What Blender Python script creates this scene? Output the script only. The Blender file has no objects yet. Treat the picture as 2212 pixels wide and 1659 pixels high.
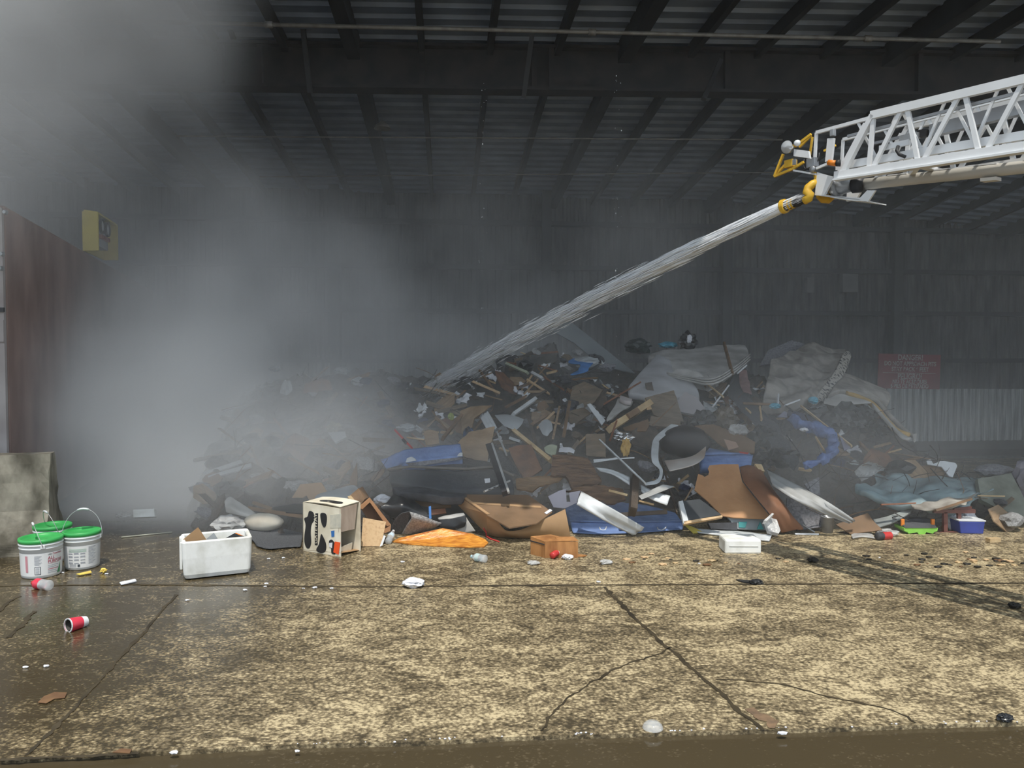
import bpy, bmesh, math, random
from mathutils import Vector, Matrix, noise as mnoise
C = bpy.context.scene.collection
R = random.Random(7)

# ------------------------------------------------------------------ camera, light, exposure
F = 1650.0; CX = 1106.0; CY = 829.5; HZ = 775.0; EYE = 1.6
PITCH = math.atan((CY - HZ) / F)
cam = bpy.data.cameras.new('camera'); cam.sensor_width = 36.0; cam.lens = F / 2212 * 36.0
cam.clip_end = 200
camo = bpy.data.objects.new('camera', cam); C.objects.link(camo)
camo.location = (0, 0, EYE); camo.rotation_euler = (math.pi / 2 - PITCH, 0, 0)
sc = bpy.context.scene; sc.camera = camo
SX, SY = -0.03, 0.40                      # where a shadow falls, per metre of height
sun = bpy.data.lights.new('sun', 'SUN'); sun.energy = 3.7; sun.angle = 0.009; sun.color = (1.0, 0.95, 0.86)
suno = bpy.data.objects.new('sun', sun); C.objects.link(suno); suno.location = (0, -10, 20)
suno.rotation_euler = Vector((SX, SY, -1)).to_track_quat('-Z', 'Y').to_euler()
w = bpy.data.worlds.new('sky'); sc.world = w; w.use_nodes = True
bg = w.node_tree.nodes['Background']; bg.inputs[0].default_value = (0.78, 0.89, 1.0, 1); bg.inputs[1].default_value = 1.1
sc.view_settings.view_transform = 'Standard'; sc.view_settings.look = 'None'
sc.view_settings.exposure = 0.0; sc.view_settings.gamma = 1.0; sc.view_settings.use_curve_mapping = False
cy = sc.cycles
cy.max_bounces = 8; cy.diffuse_bounces = 3; cy.glossy_bounces = 3; cy.transmission_bounces = 3; cy.transparent_max_bounces = 8
cy.volume_bounces = 3; cy.use_denoising = True; cy.caustics_reflective = False; cy.caustics_refractive = False
cy.volume_step_rate = 1.0; cy.volume_max_steps = 64; cy.adaptive_threshold = 0.08; cy.adaptive_min_samples = 20

# ------------------------------------------------------------------ placing: a pixel's ray meets a plane of the place
def ray(px, py):
    x = (px - CX) / F; yc = (CY - py) / F
    c, s = math.cos(PITCH), math.sin(PITCH)
    return Vector((x, c + yc * s, -s + yc * c))
O = Vector((0, 0, EYE))
def at(px, py, Y):
    d = ray(px, py); return O + d * (Y / d.y)
def gp(px, py, z=0.0):
    d = ray(px, py); return O + d * ((z - EYE) / d.z)
def onplane(px, py, p, n):
    d = ray(px, py); return O + d * ((p - O).dot(n) / d.dot(n))
SL, Y0 = 0.41, 7.0                        # the heap's front slope
NS = Vector((0, -SL, 1)).normalized()
def sp(px, py, off=0.0):                  # a point off metres nearer than the heap's slope, never below the floor
    d = ray(px, py); k = SL * d.y - d.z
    t = (EYE + SL * Y0) / k if k > 0.02 else 99
    Y = min(t * d.y, 12.4) - off * min(1.0, max(0.0, (1168 - py) / 85))
    p = O + d * (Y / d.y)
    if p.z < 0.008: p = gp(px, py, 0.008)
    return p

# ------------------------------------------------------------------ materials
MATS = {}
def nd(nt, t, **kw):
    n = nt.nodes.new(t)
    for k, v in kw.items(): setattr(n, k, v)
    return n
def ramp(nt, fac, stops):
    r = nd(nt, 'ShaderNodeValToRGB'); e = r.color_ramp.elements
    while len(e) < len(stops): e.new(0.5)
    for i, (p, c) in enumerate(stops):
        e[i].position = p; e[i].color = (*c, 1) if len(c) == 3 else c
    nt.links.new(fac, r.inputs[0]); return r
def M(name, c1, c2=None, scale=6, rough=0.7, bump=0.0, stretch=(1, 1, 1), metal=0.0, detail=5, lo=0.35, hi=0.65, trans=0.0, alpha=1.0, spec=0.5, bscale=None, dist=0.0):
    if name in MATS: return MATS[name]
    m = bpy.data.materials.new(name); m.use_nodes = True; nt = m.node_tree; L = nt.links.new
    b = nt.nodes['Principled BSDF']; c2 = c2 or tuple(x * 0.8 for x in c1)
    tc = nd(nt, 'ShaderNodeTexCoord'); mp = nd(nt, 'ShaderNodeMapping'); mp.inputs['Scale'].default_value = stretch
    L(tc.outputs['Object'], mp.inputs[0])
    n = nd(nt, 'ShaderNodeTexNoise'); n.inputs['Scale'].default_value = scale; n.inputs['Detail'].default_value = detail
    n.inputs['Distortion'].default_value = dist
    L(mp.outputs[0], n.inputs['Vector'])
    r = ramp(nt, n.outputs[0], [(lo, c2), (hi, c1)]); L(r.outputs[0], b.inputs['Base Color'])
    b.inputs['Roughness'].default_value = rough; b.inputs['Metallic'].default_value = metal
    b.inputs['Transmission Weight'].default_value = trans; b.inputs['Alpha'].default_value = alpha
    b.inputs['Specular IOR Level'].default_value = spec
    if bump:
        n2 = nd(nt, 'ShaderNodeTexNoise'); n2.inputs['Scale'].default_value = bscale or scale * 2; n2.inputs['Detail'].default_value = 6
        L(mp.outputs[0], n2.inputs['Vector'])
        bu = nd(nt, 'ShaderNodeBump'); bu.inputs['Strength'].default_value = bump; bu.inputs['Distance'].default_value = 0.03
        L(n2.outputs[0], bu.inputs['Height']); L(bu.outputs[0], b.inputs['Normal'])
    MATS[name] = m; return m

def concrete_floor(name, dark, mid, light, wetline):
    m = bpy.data.materials.new(name); m.use_nodes = True; nt = m.node_tree; L = nt.links.new
    b = nt.nodes['Principled BSDF']; tc = nd(nt, 'ShaderNodeTexCoord')
    def nz(s, d=6, st=(1, 1, 1), ds=0.0, ro=0.6):
        mp = nd(nt, 'ShaderNodeMapping'); mp.inputs['Scale'].default_value = st; L(tc.outputs['Object'], mp.inputs[0])
        n = nd(nt, 'ShaderNodeTexNoise'); n.inputs['Scale'].default_value = s; n.inputs['Detail'].default_value = d
        n.inputs['Distortion'].default_value = ds; n.inputs['Roughness'].default_value = ro; L(mp.outputs[0], n.inputs['Vector']); return n.outputs[0]
    def mt(op, a, c, clamp=False):
        n = nd(nt, 'ShaderNodeMath', operation=op); n.use_clamp = clamp
        for i, v in enumerate((a, c)):
            if isinstance(v, (int, float)): n.inputs[i].default_value = v
            else: L(v, n.inputs[i])
        return n.outputs[0]
    big = nz(0.9, 4, (0.8, 1, 1), 1.2); mid_n = nz(6.0, 7, (0.75, 1.15, 1), 1.2, 0.72); fine = nz(60, 4, (0.7, 1.1, 1), 0.6, 0.75)
    vor = nd(nt, 'ShaderNodeTexVoronoi'); vor.inputs['Scale'].default_value = 55; L(tc.outputs['Object'], vor.inputs['Vector'])
    s = mt('ADD', mt('MULTIPLY', big, 0.42), mt('ADD', mt('MULTIPLY', mid_n, 0.75), mt('MULTIPLY', fine, 0.75)))
    s = mt('SUBTRACT', s, 0.46)
    s = mt('ADD', s, mt('MULTIPLY', mt('SUBTRACT', 0.42, vor.outputs['Distance']), 0.26))
    sep = nd(nt, 'ShaderNodeSeparateXYZ'); L(tc.outputs['Object'], sep.inputs[0])
    wn = nz(0.7, 3, (0.5, 1.4, 1), 0.6)
    wet = mt('MULTIPLY', mt('SUBTRACT', mt('ADD', sep.outputs[1], mt('MULTIPLY', mt('SUBTRACT', wn, 0.5), 2.2)), wetline), 1.4, True)
    lw = mt('MULTIPLY', mt('SUBTRACT', mt('MULTIPLY', sep.outputs[0], -1), 0.9), 0.8, True)   # the wetter side by the barrier
    s2 = mt('SUBTRACT', s, mt('ADD', mt('MULTIPLY', wet, 0.24), mt('MULTIPLY', lw, 0.17)))
    r = ramp(nt, s2, [(0.32, dark), (0.47, mid), (0.63, light)]); L(r.outputs[0], b.inputs['Base Color'])
    rr = nd(nt, 'ShaderNodeMapRange'); L(mt('MAXIMUM', wet, lw), rr.inputs[0])
    rr.inputs[3].default_value = 0.5; rr.inputs[4].default_value = 0.05; L(rr.outputs[0], b.inputs['Roughness'])
    b.inputs['Specular IOR Level'].default_value = 0.75
    h = mt('ADD', mt('MULTIPLY', fine, 0.5), mt('MULTIPLY', mid_n, 0.5)); h = mt('MULTIPLY', h, mt('SUBTRACT', 1.0, mt('MULTIPLY', mt('MAXIMUM', wet, mt('MULTIPLY', lw, 0.8)), 0.90)))
    rip = nz(6, 2, (1, 2.2, 1), 1.5); h = mt('ADD', h, mt('MULTIPLY', mt('MULTIPLY', rip, wet), 0.12))
    bu = nd(nt, 'ShaderNodeBump'); bu.inputs['Strength'].default_value = 0.28; bu.inputs['Distance'].default_value = 0.02
    L(h, bu.inputs['Height']); L(bu.outputs[0], b.inputs['Normal']); return m

WOODL = M('pale lumber', (0.62, 0.47, 0.27), (0.45, 0.31, 0.16), 9, 0.7, 0.2, (1, 1, 1))
WOODM = M('brown timber', (0.25, 0.15, 0.08), (0.13, 0.08, 0.045), 8, 0.75, 0.3)
WOODR = M('reddish timber', (0.28, 0.12, 0.06), (0.16, 0.065, 0.035), 8, 0.6, 0.2)
WOODD = M('dark wet timber', (0.10, 0.075, 0.055), (0.05, 0.038, 0.03), 8, 0.55, 0.3)
PLY = M('plywood', (0.34, 0.235, 0.14), (0.21, 0.14, 0.08), 5, 0.75, 0.25, (1, 4, 1))
PLYD = M('weathered plywood', (0.19, 0.145, 0.10), (0.11, 0.085, 0.06), 6, 0.8, 0.3, (1, 5, 3))
PLYO = M('wet orange plywood', (0.80, 0.36, 0.06), (0.42, 0.13, 0.02), 7, 0.35, 0.35, (1, 3, 1), dist=1.5)
TANP = M('tan fibreboard', (0.50, 0.27, 0.13), (0.41, 0.215, 0.10), 4, 0.7, 0.1)
BRNP = M('brown paper facing', (0.25, 0.115, 0.06), (0.18, 0.085, 0.045), 4, 0.7, 0.2)
OSB = M('particle board', (0.60, 0.42, 0.24), (0.48, 0.31, 0.17), 40, 0.8, 0.1, lo=0.3, hi=0.5)
CARD = M('cardboard', (0.40, 0.25, 0.13), (0.31, 0.19, 0.095), 5, 0.8, 0.08)
CARDD = M('dark brown cardboard', (0.20, 0.12, 0.065), (0.14, 0.085, 0.045), 5, 0.75, 0.1)
CARDS = M('soaked orange cardboard', (0.47, 0.23, 0.085), (0.25, 0.105, 0.035), 14, 0.5, 0.15, (1, 1, 0.25))
WHITEP = M('white plastic', (0.74, 0.76, 0.78), (0.62, 0.64, 0.66), 7, 0.45, 0.05)
SIDING = M('white siding', (0.66, 0.69, 0.71), (0.47, 0.49, 0.50), 5, 0.5, 0.08)
SIDG = M('grey siding', (0.42, 0.43, 0.43), (0.30, 0.30, 0.29), 5, 0.5, 0.08)
PAPER = M('paper', (0.76, 0.77, 0.80), (0.62, 0.63, 0.68), 9, 0.8, 0.15)
FOAM = M('polystyrene', (0.84, 0.85, 0.83), (0.62, 0.62, 0.57), 7, 0.8, 0.12, (1, 1, 0.7), lo=0.32, hi=0.55)
CLEAR = M('cloudy clear plastic', (0.70, 0.71, 0.70), (0.5, 0.5, 0.5), 12, 0.25, 0.3, alpha=0.62)
BOTTLE = M('clear bottle plastic', (0.85, 0.88, 0.9), (0.75, 0.8, 0.82), 12, 0.08, 0.1, alpha=0.38)
FELT = M('charcoal felt', (0.085, 0.09, 0.10), (0.045, 0.048, 0.054), 60, 0.75, 0.4, bscale=90)
FELTG = M('grey felt', (0.36, 0.36, 0.36), (0.17, 0.17, 0.17), 60, 0.6, 0.4, bscale=90)
BLACK = M('black plastic', (0.025, 0.027, 0.03), (0.015, 0.016, 0.018), 5, 0.32, 0.3, bscale=8)
DARKC = M('dark fabric', (0.065, 0.067, 0.075), (0.035, 0.036, 0.04), 9, 0.85, 0.3)
GREYC = M('grey carpet', (0.25, 0.25, 0.27), (0.14, 0.14, 0.155), 45, 0.9, 0.4, bscale=70)
LGREY = M('pale grey sheeting', (0.43, 0.46, 0.48), (0.32, 0.34, 0.35), 3, 0.5, 0.1)
MATW = M('stained white ticking', (0.56, 0.55, 0.53), (0.34, 0.33, 0.31), 3.2, 0.85, 0.2, detail=8)
MATG = M('grimy mattress cloth', (0.40, 0.375, 0.34), (0.20, 0.185, 0.165), 3.5, 0.9, 0.4, (1.6, 1, 0.8), detail=9, dist=0.8)
MATS_ = M('mould speckled binding', (0.42, 0.40, 0.36), (0.03, 0.03, 0.035), 24, 0.9, 0.2, lo=0.40, hi=0.50)
MATB = M('blue ticking', (0.19, 0.29, 0.56), (0.13, 0.205, 0.42), 7, 0.75, 0.35, bscale=16)
MATBD = M('blue quilting', (0.19, 0.28, 0.50), (0.12, 0.185, 0.36), 7, 0.75, 0.4, bscale=16)
MATT = M('wet teal ticking', (0.27, 0.37, 0.40), (0.155, 0.20, 0.215), 3, 0.6, 0.3, (1, 2, 2), detail=8)
YFOAM = M('yellow foam', (0.62, 0.42, 0.15), (0.47, 0.30, 0.10), 9, 0.9, 0.3)
DENIM = M('blue denim', (0.17, 0.25, 0.50), (0.085, 0.13, 0.29), 9, 0.85, 0.4)
NAVY = M('navy fabric', (0.035, 0.045, 0.10), (0.02, 0.027, 0.06), 9, 0.8, 0.2)
FIBRE = M('shredded brown board', (0.19, 0.115, 0.07), (0.085, 0.052, 0.033), 16, 0.95, 0.9, (0.4, 2, 1.5), bscale=26)
RUST = M('rusty sheet', (0.21, 0.10, 0.05), (0.10, 0.05, 0.03), 7, 0.7, 0.2)
STEEL = M('galvanised steel', (0.42, 0.43, 0.44), (0.30, 0.31, 0.32), 8, 0.4, 0.05, metal=0.6)
DSTEEL = M('dark steel', (0.05, 0.05, 0.055), (0.03, 0.03, 0.033), 8, 0.5, 0.05)
FOIL = M('silver foil', (0.75, 0.75, 0.75), (0.5, 0.5, 0.5), 8, 0.2, 0.5, metal=0.9)
RED = M('red plastic', (0.60, 0.05, 0.045), (0.45, 0.03, 0.03), 9, 0.4)
REDL = M('red label', (0.70, 0.05, 0.09), (0.6, 0.04, 0.07), 9, 0.4)
ORANGE = M('orange plastic', (0.85, 0.27, 0.03), (0.7, 0.2, 0.02), 9, 0.35)
STICKR = M('red orange sticker', (0.90, 0.11, 0.025), (0.8, 0.09, 0.02), 9, 0.5)
GREEN = M('green lid plastic', (0.055, 0.43, 0.11), (0.04, 0.34, 0.08), 9, 0.4)
LIME = M('lime plastic', (0.29, 0.68, 0.10), (0.22, 0.55, 0.07), 9, 0.4)
BLUEP = M('blue plastic', (0.035, 0.06, 0.33), (0.03, 0.05, 0.25), 9, 0.4)
SKYB = M('bright blue cloth', (0.08, 0.26, 0.62), (0.05, 0.17, 0.42), 7, 0.7, 0.3)
CYAN = M('turquoise cloth', (0.13, 0.46, 0.60), (0.09, 0.32, 0.44), 7, 0.7, 0.3)
TEAL = M('teal plastic', (0.05, 0.30, 0.30), (0.03, 0.2, 0.2), 7, 0.5)
YELLOW = M('safety yellow paint', (0.80, 0.50, 0.045), (0.62, 0.36, 0.03), 7, 0.45, 0.05)
YELBOX = M('pale yellow paint', (0.78, 0.66, 0.17), (0.70, 0.58, 0.14), 4, 0.6)
YELP = M('yellow peel', (0.80, 0.62, 0.13), (0.7, 0.5, 0.1), 9, 0.6)
LEAFB = M('brown leaf', (0.20, 0.11, 0.05), (0.12, 0.06, 0.03), 9, 0.8)
PALEGRN = M('pale green cloth', (0.42, 0.46, 0.33), (0.33, 0.36, 0.26), 7, 0.8, 0.3)
PINKG = M('dusty pink cloth', (0.30, 0.19, 0.18), (0.2, 0.12, 0.115), 7, 0.9, 0.4)
LADW = M('white ladder enamel', (0.80, 0.81, 0.82), (0.70, 0.71, 0.72), 3, 0.35, 0.02)
LADG = M('grey ladder rail', (0.30, 0.32, 0.34), (0.24, 0.25, 0.27), 3, 0.35, metal=0.3)
PIPEW = M('off white waterway', (0.66, 0.63, 0.57), (0.6, 0.57, 0.51), 3, 0.4)
RUBBER = M('black rubber', (0.03, 0.03, 0.033), (0.02, 0.02, 0.022), 8, 0.6)
CHROME = M('chrome', (0.8, 0.8, 0.8), (0.75, 0.75, 0.75), 3, 0.08, metal=1.0)
LENS = M('lamp glass', (0.75, 0.78, 0.8), (0.7, 0.7, 0.7), 3, 0.05, alpha=0.5)
WATERJ = M('white water', (0.92, 0.94, 0.96), (0.86, 0.88, 0.92), 3, 0.35)
INK = M('dark print', (0.05, 0.06, 0.08), (0.04, 0.05, 0.06), 9, 0.6)
INKB = M('cow black print', (0.022, 0.022, 0.024), (0.015, 0.015, 0.016), 9, 0.6)
INKR = M('maroon print', (0.42, 0.03, 0.08), (0.36, 0.02, 0.06), 9, 0.6)
INKG = M('grey print', (0.36, 0.38, 0.42), (0.3, 0.32, 0.36), 9, 0.6)
INKGR = M('green print', (0.10, 0.36, 0.17), (0.08, 0.3, 0.13), 9, 0.6)
INKBL = M('blue sticker', (0.04, 0.17, 0.48), (0.03, 0.14, 0.4), 9, 0.5)
CREAM = M('cream printed card', (0.82, 0.77, 0.64), (0.62, 0.56, 0.43), 6, 0.75, 0.05)
CREAMI = M('pinkish card lining', (0.60, 0.50, 0.42), (0.50, 0.40, 0.33), 6, 0.8, 0.05, (9, 1, 1))
PAIL = M('milky pail plastic', (0.78, 0.80, 0.80), (0.70, 0.72, 0.72), 4, 0.35)
PAILW = M('white pail label', (0.80, 0.81, 0.81), (0.76, 0.77, 0.77), 4, 0.4)
WIRE = M('handle wire', (0.55, 0.56, 0.57), (0.45, 0.46, 0.47), 4, 0.35, metal=0.5)
SIGNR = M('dusty red sign', (0.36, 0.045, 0.055), (0.25, 0.038, 0.045), 2.5, 0.6)
SIGNT = M('worn sign lettering', (0.56, 0.51, 0.49), (0.25, 0.14, 0.14), 22, 0.7, lo=0.36, hi=0.46)
BARR = M('barrier concrete', (0.42, 0.38, 0.30), (0.13, 0.115, 0.085), 6, 0.9, 0.9, (1, 1, 0.5), detail=9, bscale=9)
PUSHW = M('rust brown steel plate', (0.40, 0.275, 0.24), (0.25, 0.165, 0.145), 2.2, 0.7, 0.15, (1, 1, 0.5), detail=8)
PUSHE = M('pale steel end plate', (0.45, 0.41, 0.40), (0.33, 0.29, 0.28), 2.2, 0.6)
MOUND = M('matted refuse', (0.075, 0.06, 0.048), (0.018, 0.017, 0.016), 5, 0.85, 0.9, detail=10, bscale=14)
GIRD = M('sooty girder paint', (0.045, 0.038, 0.038), (0.022, 0.024, 0.028), 3, 0.8, 0.1)
DECK = M('roof sheet', (0.36, 0.43, 0.54), (0.24, 0.29, 0.38), 1.5, 0.5, metal=0.2)
PURL = M('dark roof steel', (0.04, 0.042, 0.048), (0.03, 0.032, 0.036), 3, 0.6)
GALV = M('dull pipe', (0.36, 0.34, 0.30), (0.24, 0.22, 0.19), 8, 0.5, metal=0.3)
WALLC = M('sooty wall sheet', (0.15, 0.15, 0.145), (0.06, 0.062, 0.065), 1.6, 0.8, 0.05, (3, 3, 0.6), detail=9)
WALLP = M('bare corrugated sheet', (0.66, 0.69, 0.68), (0.33, 0.35, 0.35), 4, 0.55, 0.05, (5, 5, 0.3))
INNERC = M('stained push wall concrete', (0.10, 0.10, 0.098), (0.06, 0.06, 0.06), 2, 0.9, 0.2)
JOINT = M('joint dirt', (0.075, 0.058, 0.034), (0.028, 0.022, 0.014), 5, 0.5)
DIRT = M('dark grit', (0.03, 0.026, 0.02), (0.015, 0.013, 0.011), 12, 0.7)

# ------------------------------------------------------------------ mesh building
class MB:
    def __init__(s): s.v = []; s.f = []
    def add(s, vs, fs):
        o = len(s.v); s.v += [Vector(p) for p in vs]; s.f += [tuple(i + o for i in f) for f in fs]; return s
    def box(s, c, u, v, w, a, b, h):            # centre, unit axes, full sizes
        c = Vector(c); u = Vector(u) * a / 2; v = Vector(v) * b / 2; w = Vector(w) * h / 2
        vs = [c + i * u + j * v + k * w for k in (-1, 1) for j in (-1, 1) for i in (-1, 1)]
        return s.add(vs, [(0, 2, 3, 1), (4, 5, 7, 6), (0, 1, 5, 4), (2, 6, 7, 3), (0, 4, 6, 2), (1, 3, 7, 5)])
    def bar(s, p, q, a, b, up=(0, 0, 1)):
        p = Vector(p); q = Vector(q); u = (q - p).normalized(); up = Vector(up)
        v = up.cross(u)
        if v.length < 1e-3: v = Vector((1, 0, 0)).cross(u)
        v.normalize(); w = u.cross(v)
        return s.box((p + q) / 2, u, v, w, (q - p).length, a, b)
    def prism(s, pts, ext):
        n = len(pts); ext = Vector(ext); vs = [Vector(p) for p in pts]; vs += [p + ext for p in vs]
        return s.add(vs, [tuple(range(n)), tuple(range(2 * n - 1, n - 1, -1))] + [(i, i + n, (i + 1) % n + n, (i + 1) % n) for i in range(n)])
    def tube(s, pts, r, seg=10, cap=True):
        pts = [Vector(p) for p in pts]; n = len(pts); rs = r if isinstance(r, (list, tuple)) else [r] * n
        vs = []; ref = None
        for i, p in enumerate(pts):
            d = (pts[min(i + 1, n - 1)] - pts[max(i - 1, 0)]).normalized()
            if ref is None: ref = d.orthogonal().normalized()
            ref = (ref - d * ref.dot(d)).normalized(); b = d.cross(ref)
            vs += [p + (ref * math.cos(2 * math.pi * k / seg) + b * math.sin(2 * math.pi * k / seg)) * rs[i] for k in range(seg)]
        fs = [(i * seg + k, i * seg + (k + 1) % seg, (i + 1) * seg + (k + 1) % seg, (i + 1) * seg + k) for i in range(n - 1) for k in range(seg)]
        if cap: fs += [tuple(range(seg - 1, -1, -1)), tuple((n - 1) * seg + k for k in range(seg))]
        return s.add(vs, fs)
    def lathe(s, c, prof, seg=32, ax=(0, 0, 1)):
        c = Vector(c); ax = Vector(ax).normalized(); u = ax.orthogonal().normalized(); v = ax.cross(u)
        vs = [c + ax * z + (u * math.cos(2 * math.pi * k / seg) + v * math.sin(2 * math.pi * k / seg)) * r for r, z in prof for k in range(seg)]
        fs = [(i * seg + k, i * seg + (k + 1) % seg, (i + 1) * seg + (k + 1) % seg, (i + 1) * seg + k) for i in range(len(prof) - 1) for k in range(seg)]
        return s.add(vs, fs)
    def grid(s, g):
        n, m = len(g), len(g[0])
        return s.add([p for r in g for p in r], [(i * m + j, i * m + j + 1, (i + 1) * m + j + 1, (i + 1) * m + j) for i in range(n - 1) for j in range(m - 1)])
    def mesh(s, name, off=Vector((0, 0, 0)), smooth=False):
        me = bpy.data.meshes.new(name); me.from_pydata([p - off for p in s.v], [], s.f)
        bm = bmesh.new(); bm.from_mesh(me); bmesh.ops.recalc_face_normals(bm, faces=bm.faces); bm.to_mesh(me); bm.free()
        if smooth:
            for p in me.polygons: p.use_smooth = True
        return me
def base_of(vs):
    return Vector(((min(p.x for p in vs) + max(p.x for p in vs)) / 2, (min(p.y for p in vs) + max(p.y for p in vs)) / 2, min(p.z for p in vs)))
def ob(name, mb, mat, parent=None, smooth=False, sub=0, bev=0):
    off = parent['_o'] if parent is not None else base_of(mb.v)
    off = Vector(off)
    if parent is not None and parent.parent is not None: pass
    o = bpy.data.objects.new(name, mb.mesh(name, off, smooth)); o.data.materials.append(mat); C.objects.link(o)
    o['_o'] = tuple(off)
    if parent is not None: o.parent = parent
    else: o.location = off
    if bev:
        b = o.modifiers.new('b', 'BEVEL'); b.width = bev; b.segments = 2; b.limit_method = 'ANGLE'
    if sub:
        m = o.modifiers.new('s', 'SUBSURF'); m.levels = m.render_levels = sub
    return o
def tag(o, label=None, cat=None, group=None, kind=None):
    for k, v in (('label', label), ('category', cat), ('group', group), ('kind', kind)):
        if v: o[k] = v
    return o
def empty(name, loc, label, cat, group=None):
    o = bpy.data.objects.new(name, None); C.objects.link(o); o.location = loc; o['_o'] = tuple(loc); o.empty_display_size = 0.1
    return tag(o, label, cat, group)
def struct(name, mb, mat, parent=None, **k):
    o = ob(name, mb, mat, parent, **k)
    if parent is None: o['kind'] = 'structure'
    return o
def text_mb(t, size, org, u, v, thick=0.003, align='CENTER', bold=0.0):
    cu = bpy.data.curves.new('t', 'FONT'); cu.body = t; cu.size = size; cu.align_x = align; cu.offset = bold
    o = bpy.data.objects.new('t', cu); C.objects.link(o); dg = bpy.context.evaluated_depsgraph_get()
    me = bpy.data.meshes.new_from_object(o.evaluated_get(dg)); mb = MB()
    n = Vector(u).cross(Vector(v)).normalized()
    mb.add([Vector(org) + Vector(u) * q.co.x + Vector(v) * q.co.y + n * thick for q in me.vertices], [tuple(p.vertices) for p in me.polygons])
    bpy.data.objects.remove(o); bpy.data.curves.remove(cu); bpy.data.meshes.remove(me); return mb
def fbm(p, s, seed=0, oct=4):
    return mnoise.fractal(Vector(p) * s + Vector((seed * 7.3, seed * 3.1, seed * 5.7)), 1.0, 2.0, oct)
def lerp(a, b, t): return a + (b - a) * t
def interp(tab, x):
    if x <= tab[0][0]: return tab[0][1]
    for (a, p), (b, q) in zip(tab, tab[1:]):
        if x <= b: return lerp(p, q, (x - a) / (b - a))
    return tab[-1][1]
def crom(P, t):
    n = len(P) - 1
    if n == 1: return P[0].lerp(P[1], t)
    x = min(t * n, n - 1e-6); i = int(x); u = x - i
    p0 = P[max(i - 1, 0)]; p1 = P[i]; p2 = P[i + 1]; p3 = P[min(i + 2, n)]
    return 0.5 * ((2 * p1) + (p2 - p0) * u + (2 * p0 - 5 * p1 + 4 * p2 - p3) * u * u + (3 * p1 - p0 - 3 * p2 + p3) * u ** 3)
def px_plane(pts, n, off):
    cx = sum(p[0] for p in pts) / len(pts); cyy = sum(p[1] for p in pts) / len(pts)
    c = sp(cx, cyy, off); n = Vector(n).normalized()
    return [onplane(p[0], p[1], c, n) for p in pts], n
def panel_mb(pts, n=(0, -0.75, 0.66), th=0.014, off=0.12, jag=0.0, lift=True):
    if jag:
        out = []
        for a, b in zip(pts, pts[1:] + pts[:1]):
            L = math.hypot(b[0] - a[0], b[1] - a[1]); k = max(1, int(L / 7))
            for i in range(k):
                t = i / k; j = jag if i else 0
                out.append((lerp(a[0], b[0], t) + R.uniform(-j, j), lerp(a[1], b[1], t) + R.uniform(-j, j)))
        pts = out
    P, n = px_plane(pts, n, off)
    if lift:
        zm = min(p.z for p in P)
        if zm < 0.012: P = [p + Vector((0, 0, 0.012 - zm)) for p in P]
    return MB().prism(P, -n * th)
def panel(name, label, cat, mat, pts, n=(0, -0.75, 0.66), th=0.014, off=0.12, jag=0.0, group=None):
    return tag(ob(name, panel_mb(pts, n, th, off, jag), mat), label, cat, group)
def patch_mb(rows, th, nu=14, nv=10, amp=0.0, fs=3.0, seed=0, ribs=0, rib=0.012, tuft=0.0, pin=True):
    """a sheet or cushion lofted through rows of (px, py, offset towards the viewer); thickness goes away from the viewer"""
    G = [[sp(p[0], p[1], p[2] if len(p) > 2 else 0.15) for p in r] for r in rows]
    cols = [[crom(r, j / nu) for j in range(nu + 1)] for r in G]
    g = [[crom([c[j] for c in cols], i / nv) for j in range(nu + 1)] for i in range(nv + 1)]
    def nrm(i, j):
        a = g[min(i + 1, nv)][j] - g[max(i - 1, 0)][j]; b = g[i][min(j + 1, nu)] - g[i][max(j - 1, 0)]
        n = a.cross(b)
        if n.length < 1e-9: return Vector((0, -0.6, 0.8))
        n.normalize()
        return n if n.dot(O - g[i][j]) > 0 else -n
    N = [[nrm(i, j) for j in range(nu + 1)] for i in range(nv + 1)]
    top, bot = [], []
    for i in range(nv + 1):
        a, b = [], []
        for j in range(nu + 1):
            d = fbm(g[i][j], fs, seed) * amp if amp else 0
            if ribs: d += rib * (1 if (i * ribs // nv) % 2 else 0)
            if tuft and i % 2 and j % 2: d -= tuft
            p = g[i][j] + N[i][j] * d
            q = p - N[i][j] * th
            if pin: p.z = max(p.z, 0.02); q.z = max(q.z, 0.006)
            a.append(p); b.append(q)
        top.append(a); bot.append(b)
    m = nu + 1; n = nv + 1; vs = [p for r in top for p in r] + [p for r in bot for p in r]; K = n * m
    fs_ = []
    for i in range(nv):
        for j in range(nu):
            q = (i * m + j, i * m + j + 1, (i + 1) * m + j + 1, (i + 1) * m + j); fs_ += [q, tuple(K + k for k in reversed(q))]
    ring = [j for j in range(m)] + [i * m + nu for i in range(1, n)] + [nv * m + j for j in range(nu - 1, -1, -1)] + [i * m for i in range(nv - 1, 0, -1)]
    fs_ += [(a, b, K + b, K + a) for a, b in zip(ring, ring[1:] + ring[:1])]
    return MB().add(vs, fs_)
def patch(name, label, cat, mat, rows, th=0.008, sub=1, **k):
    g = k.pop('group', None)
    return tag(ob(name, patch_mb(rows, th, **k), mat, smooth=True, sub=sub), label, cat, g)
def stick(name, label, cat, mat, a, b, wpx, off=0.15, off2=None, thick=None, group=None):
    p = sp(a[0], a[1], off); q = sp(b[0], b[1], off if off2 is None else off2); s = (p.y + q.y) / 2 / F
    wv = wpx * s
    return tag(ob(name, MB().bar(p, q, thick or wv * 0.6, wv, (0, -1, 0.3)), mat), label, cat, group)
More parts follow.
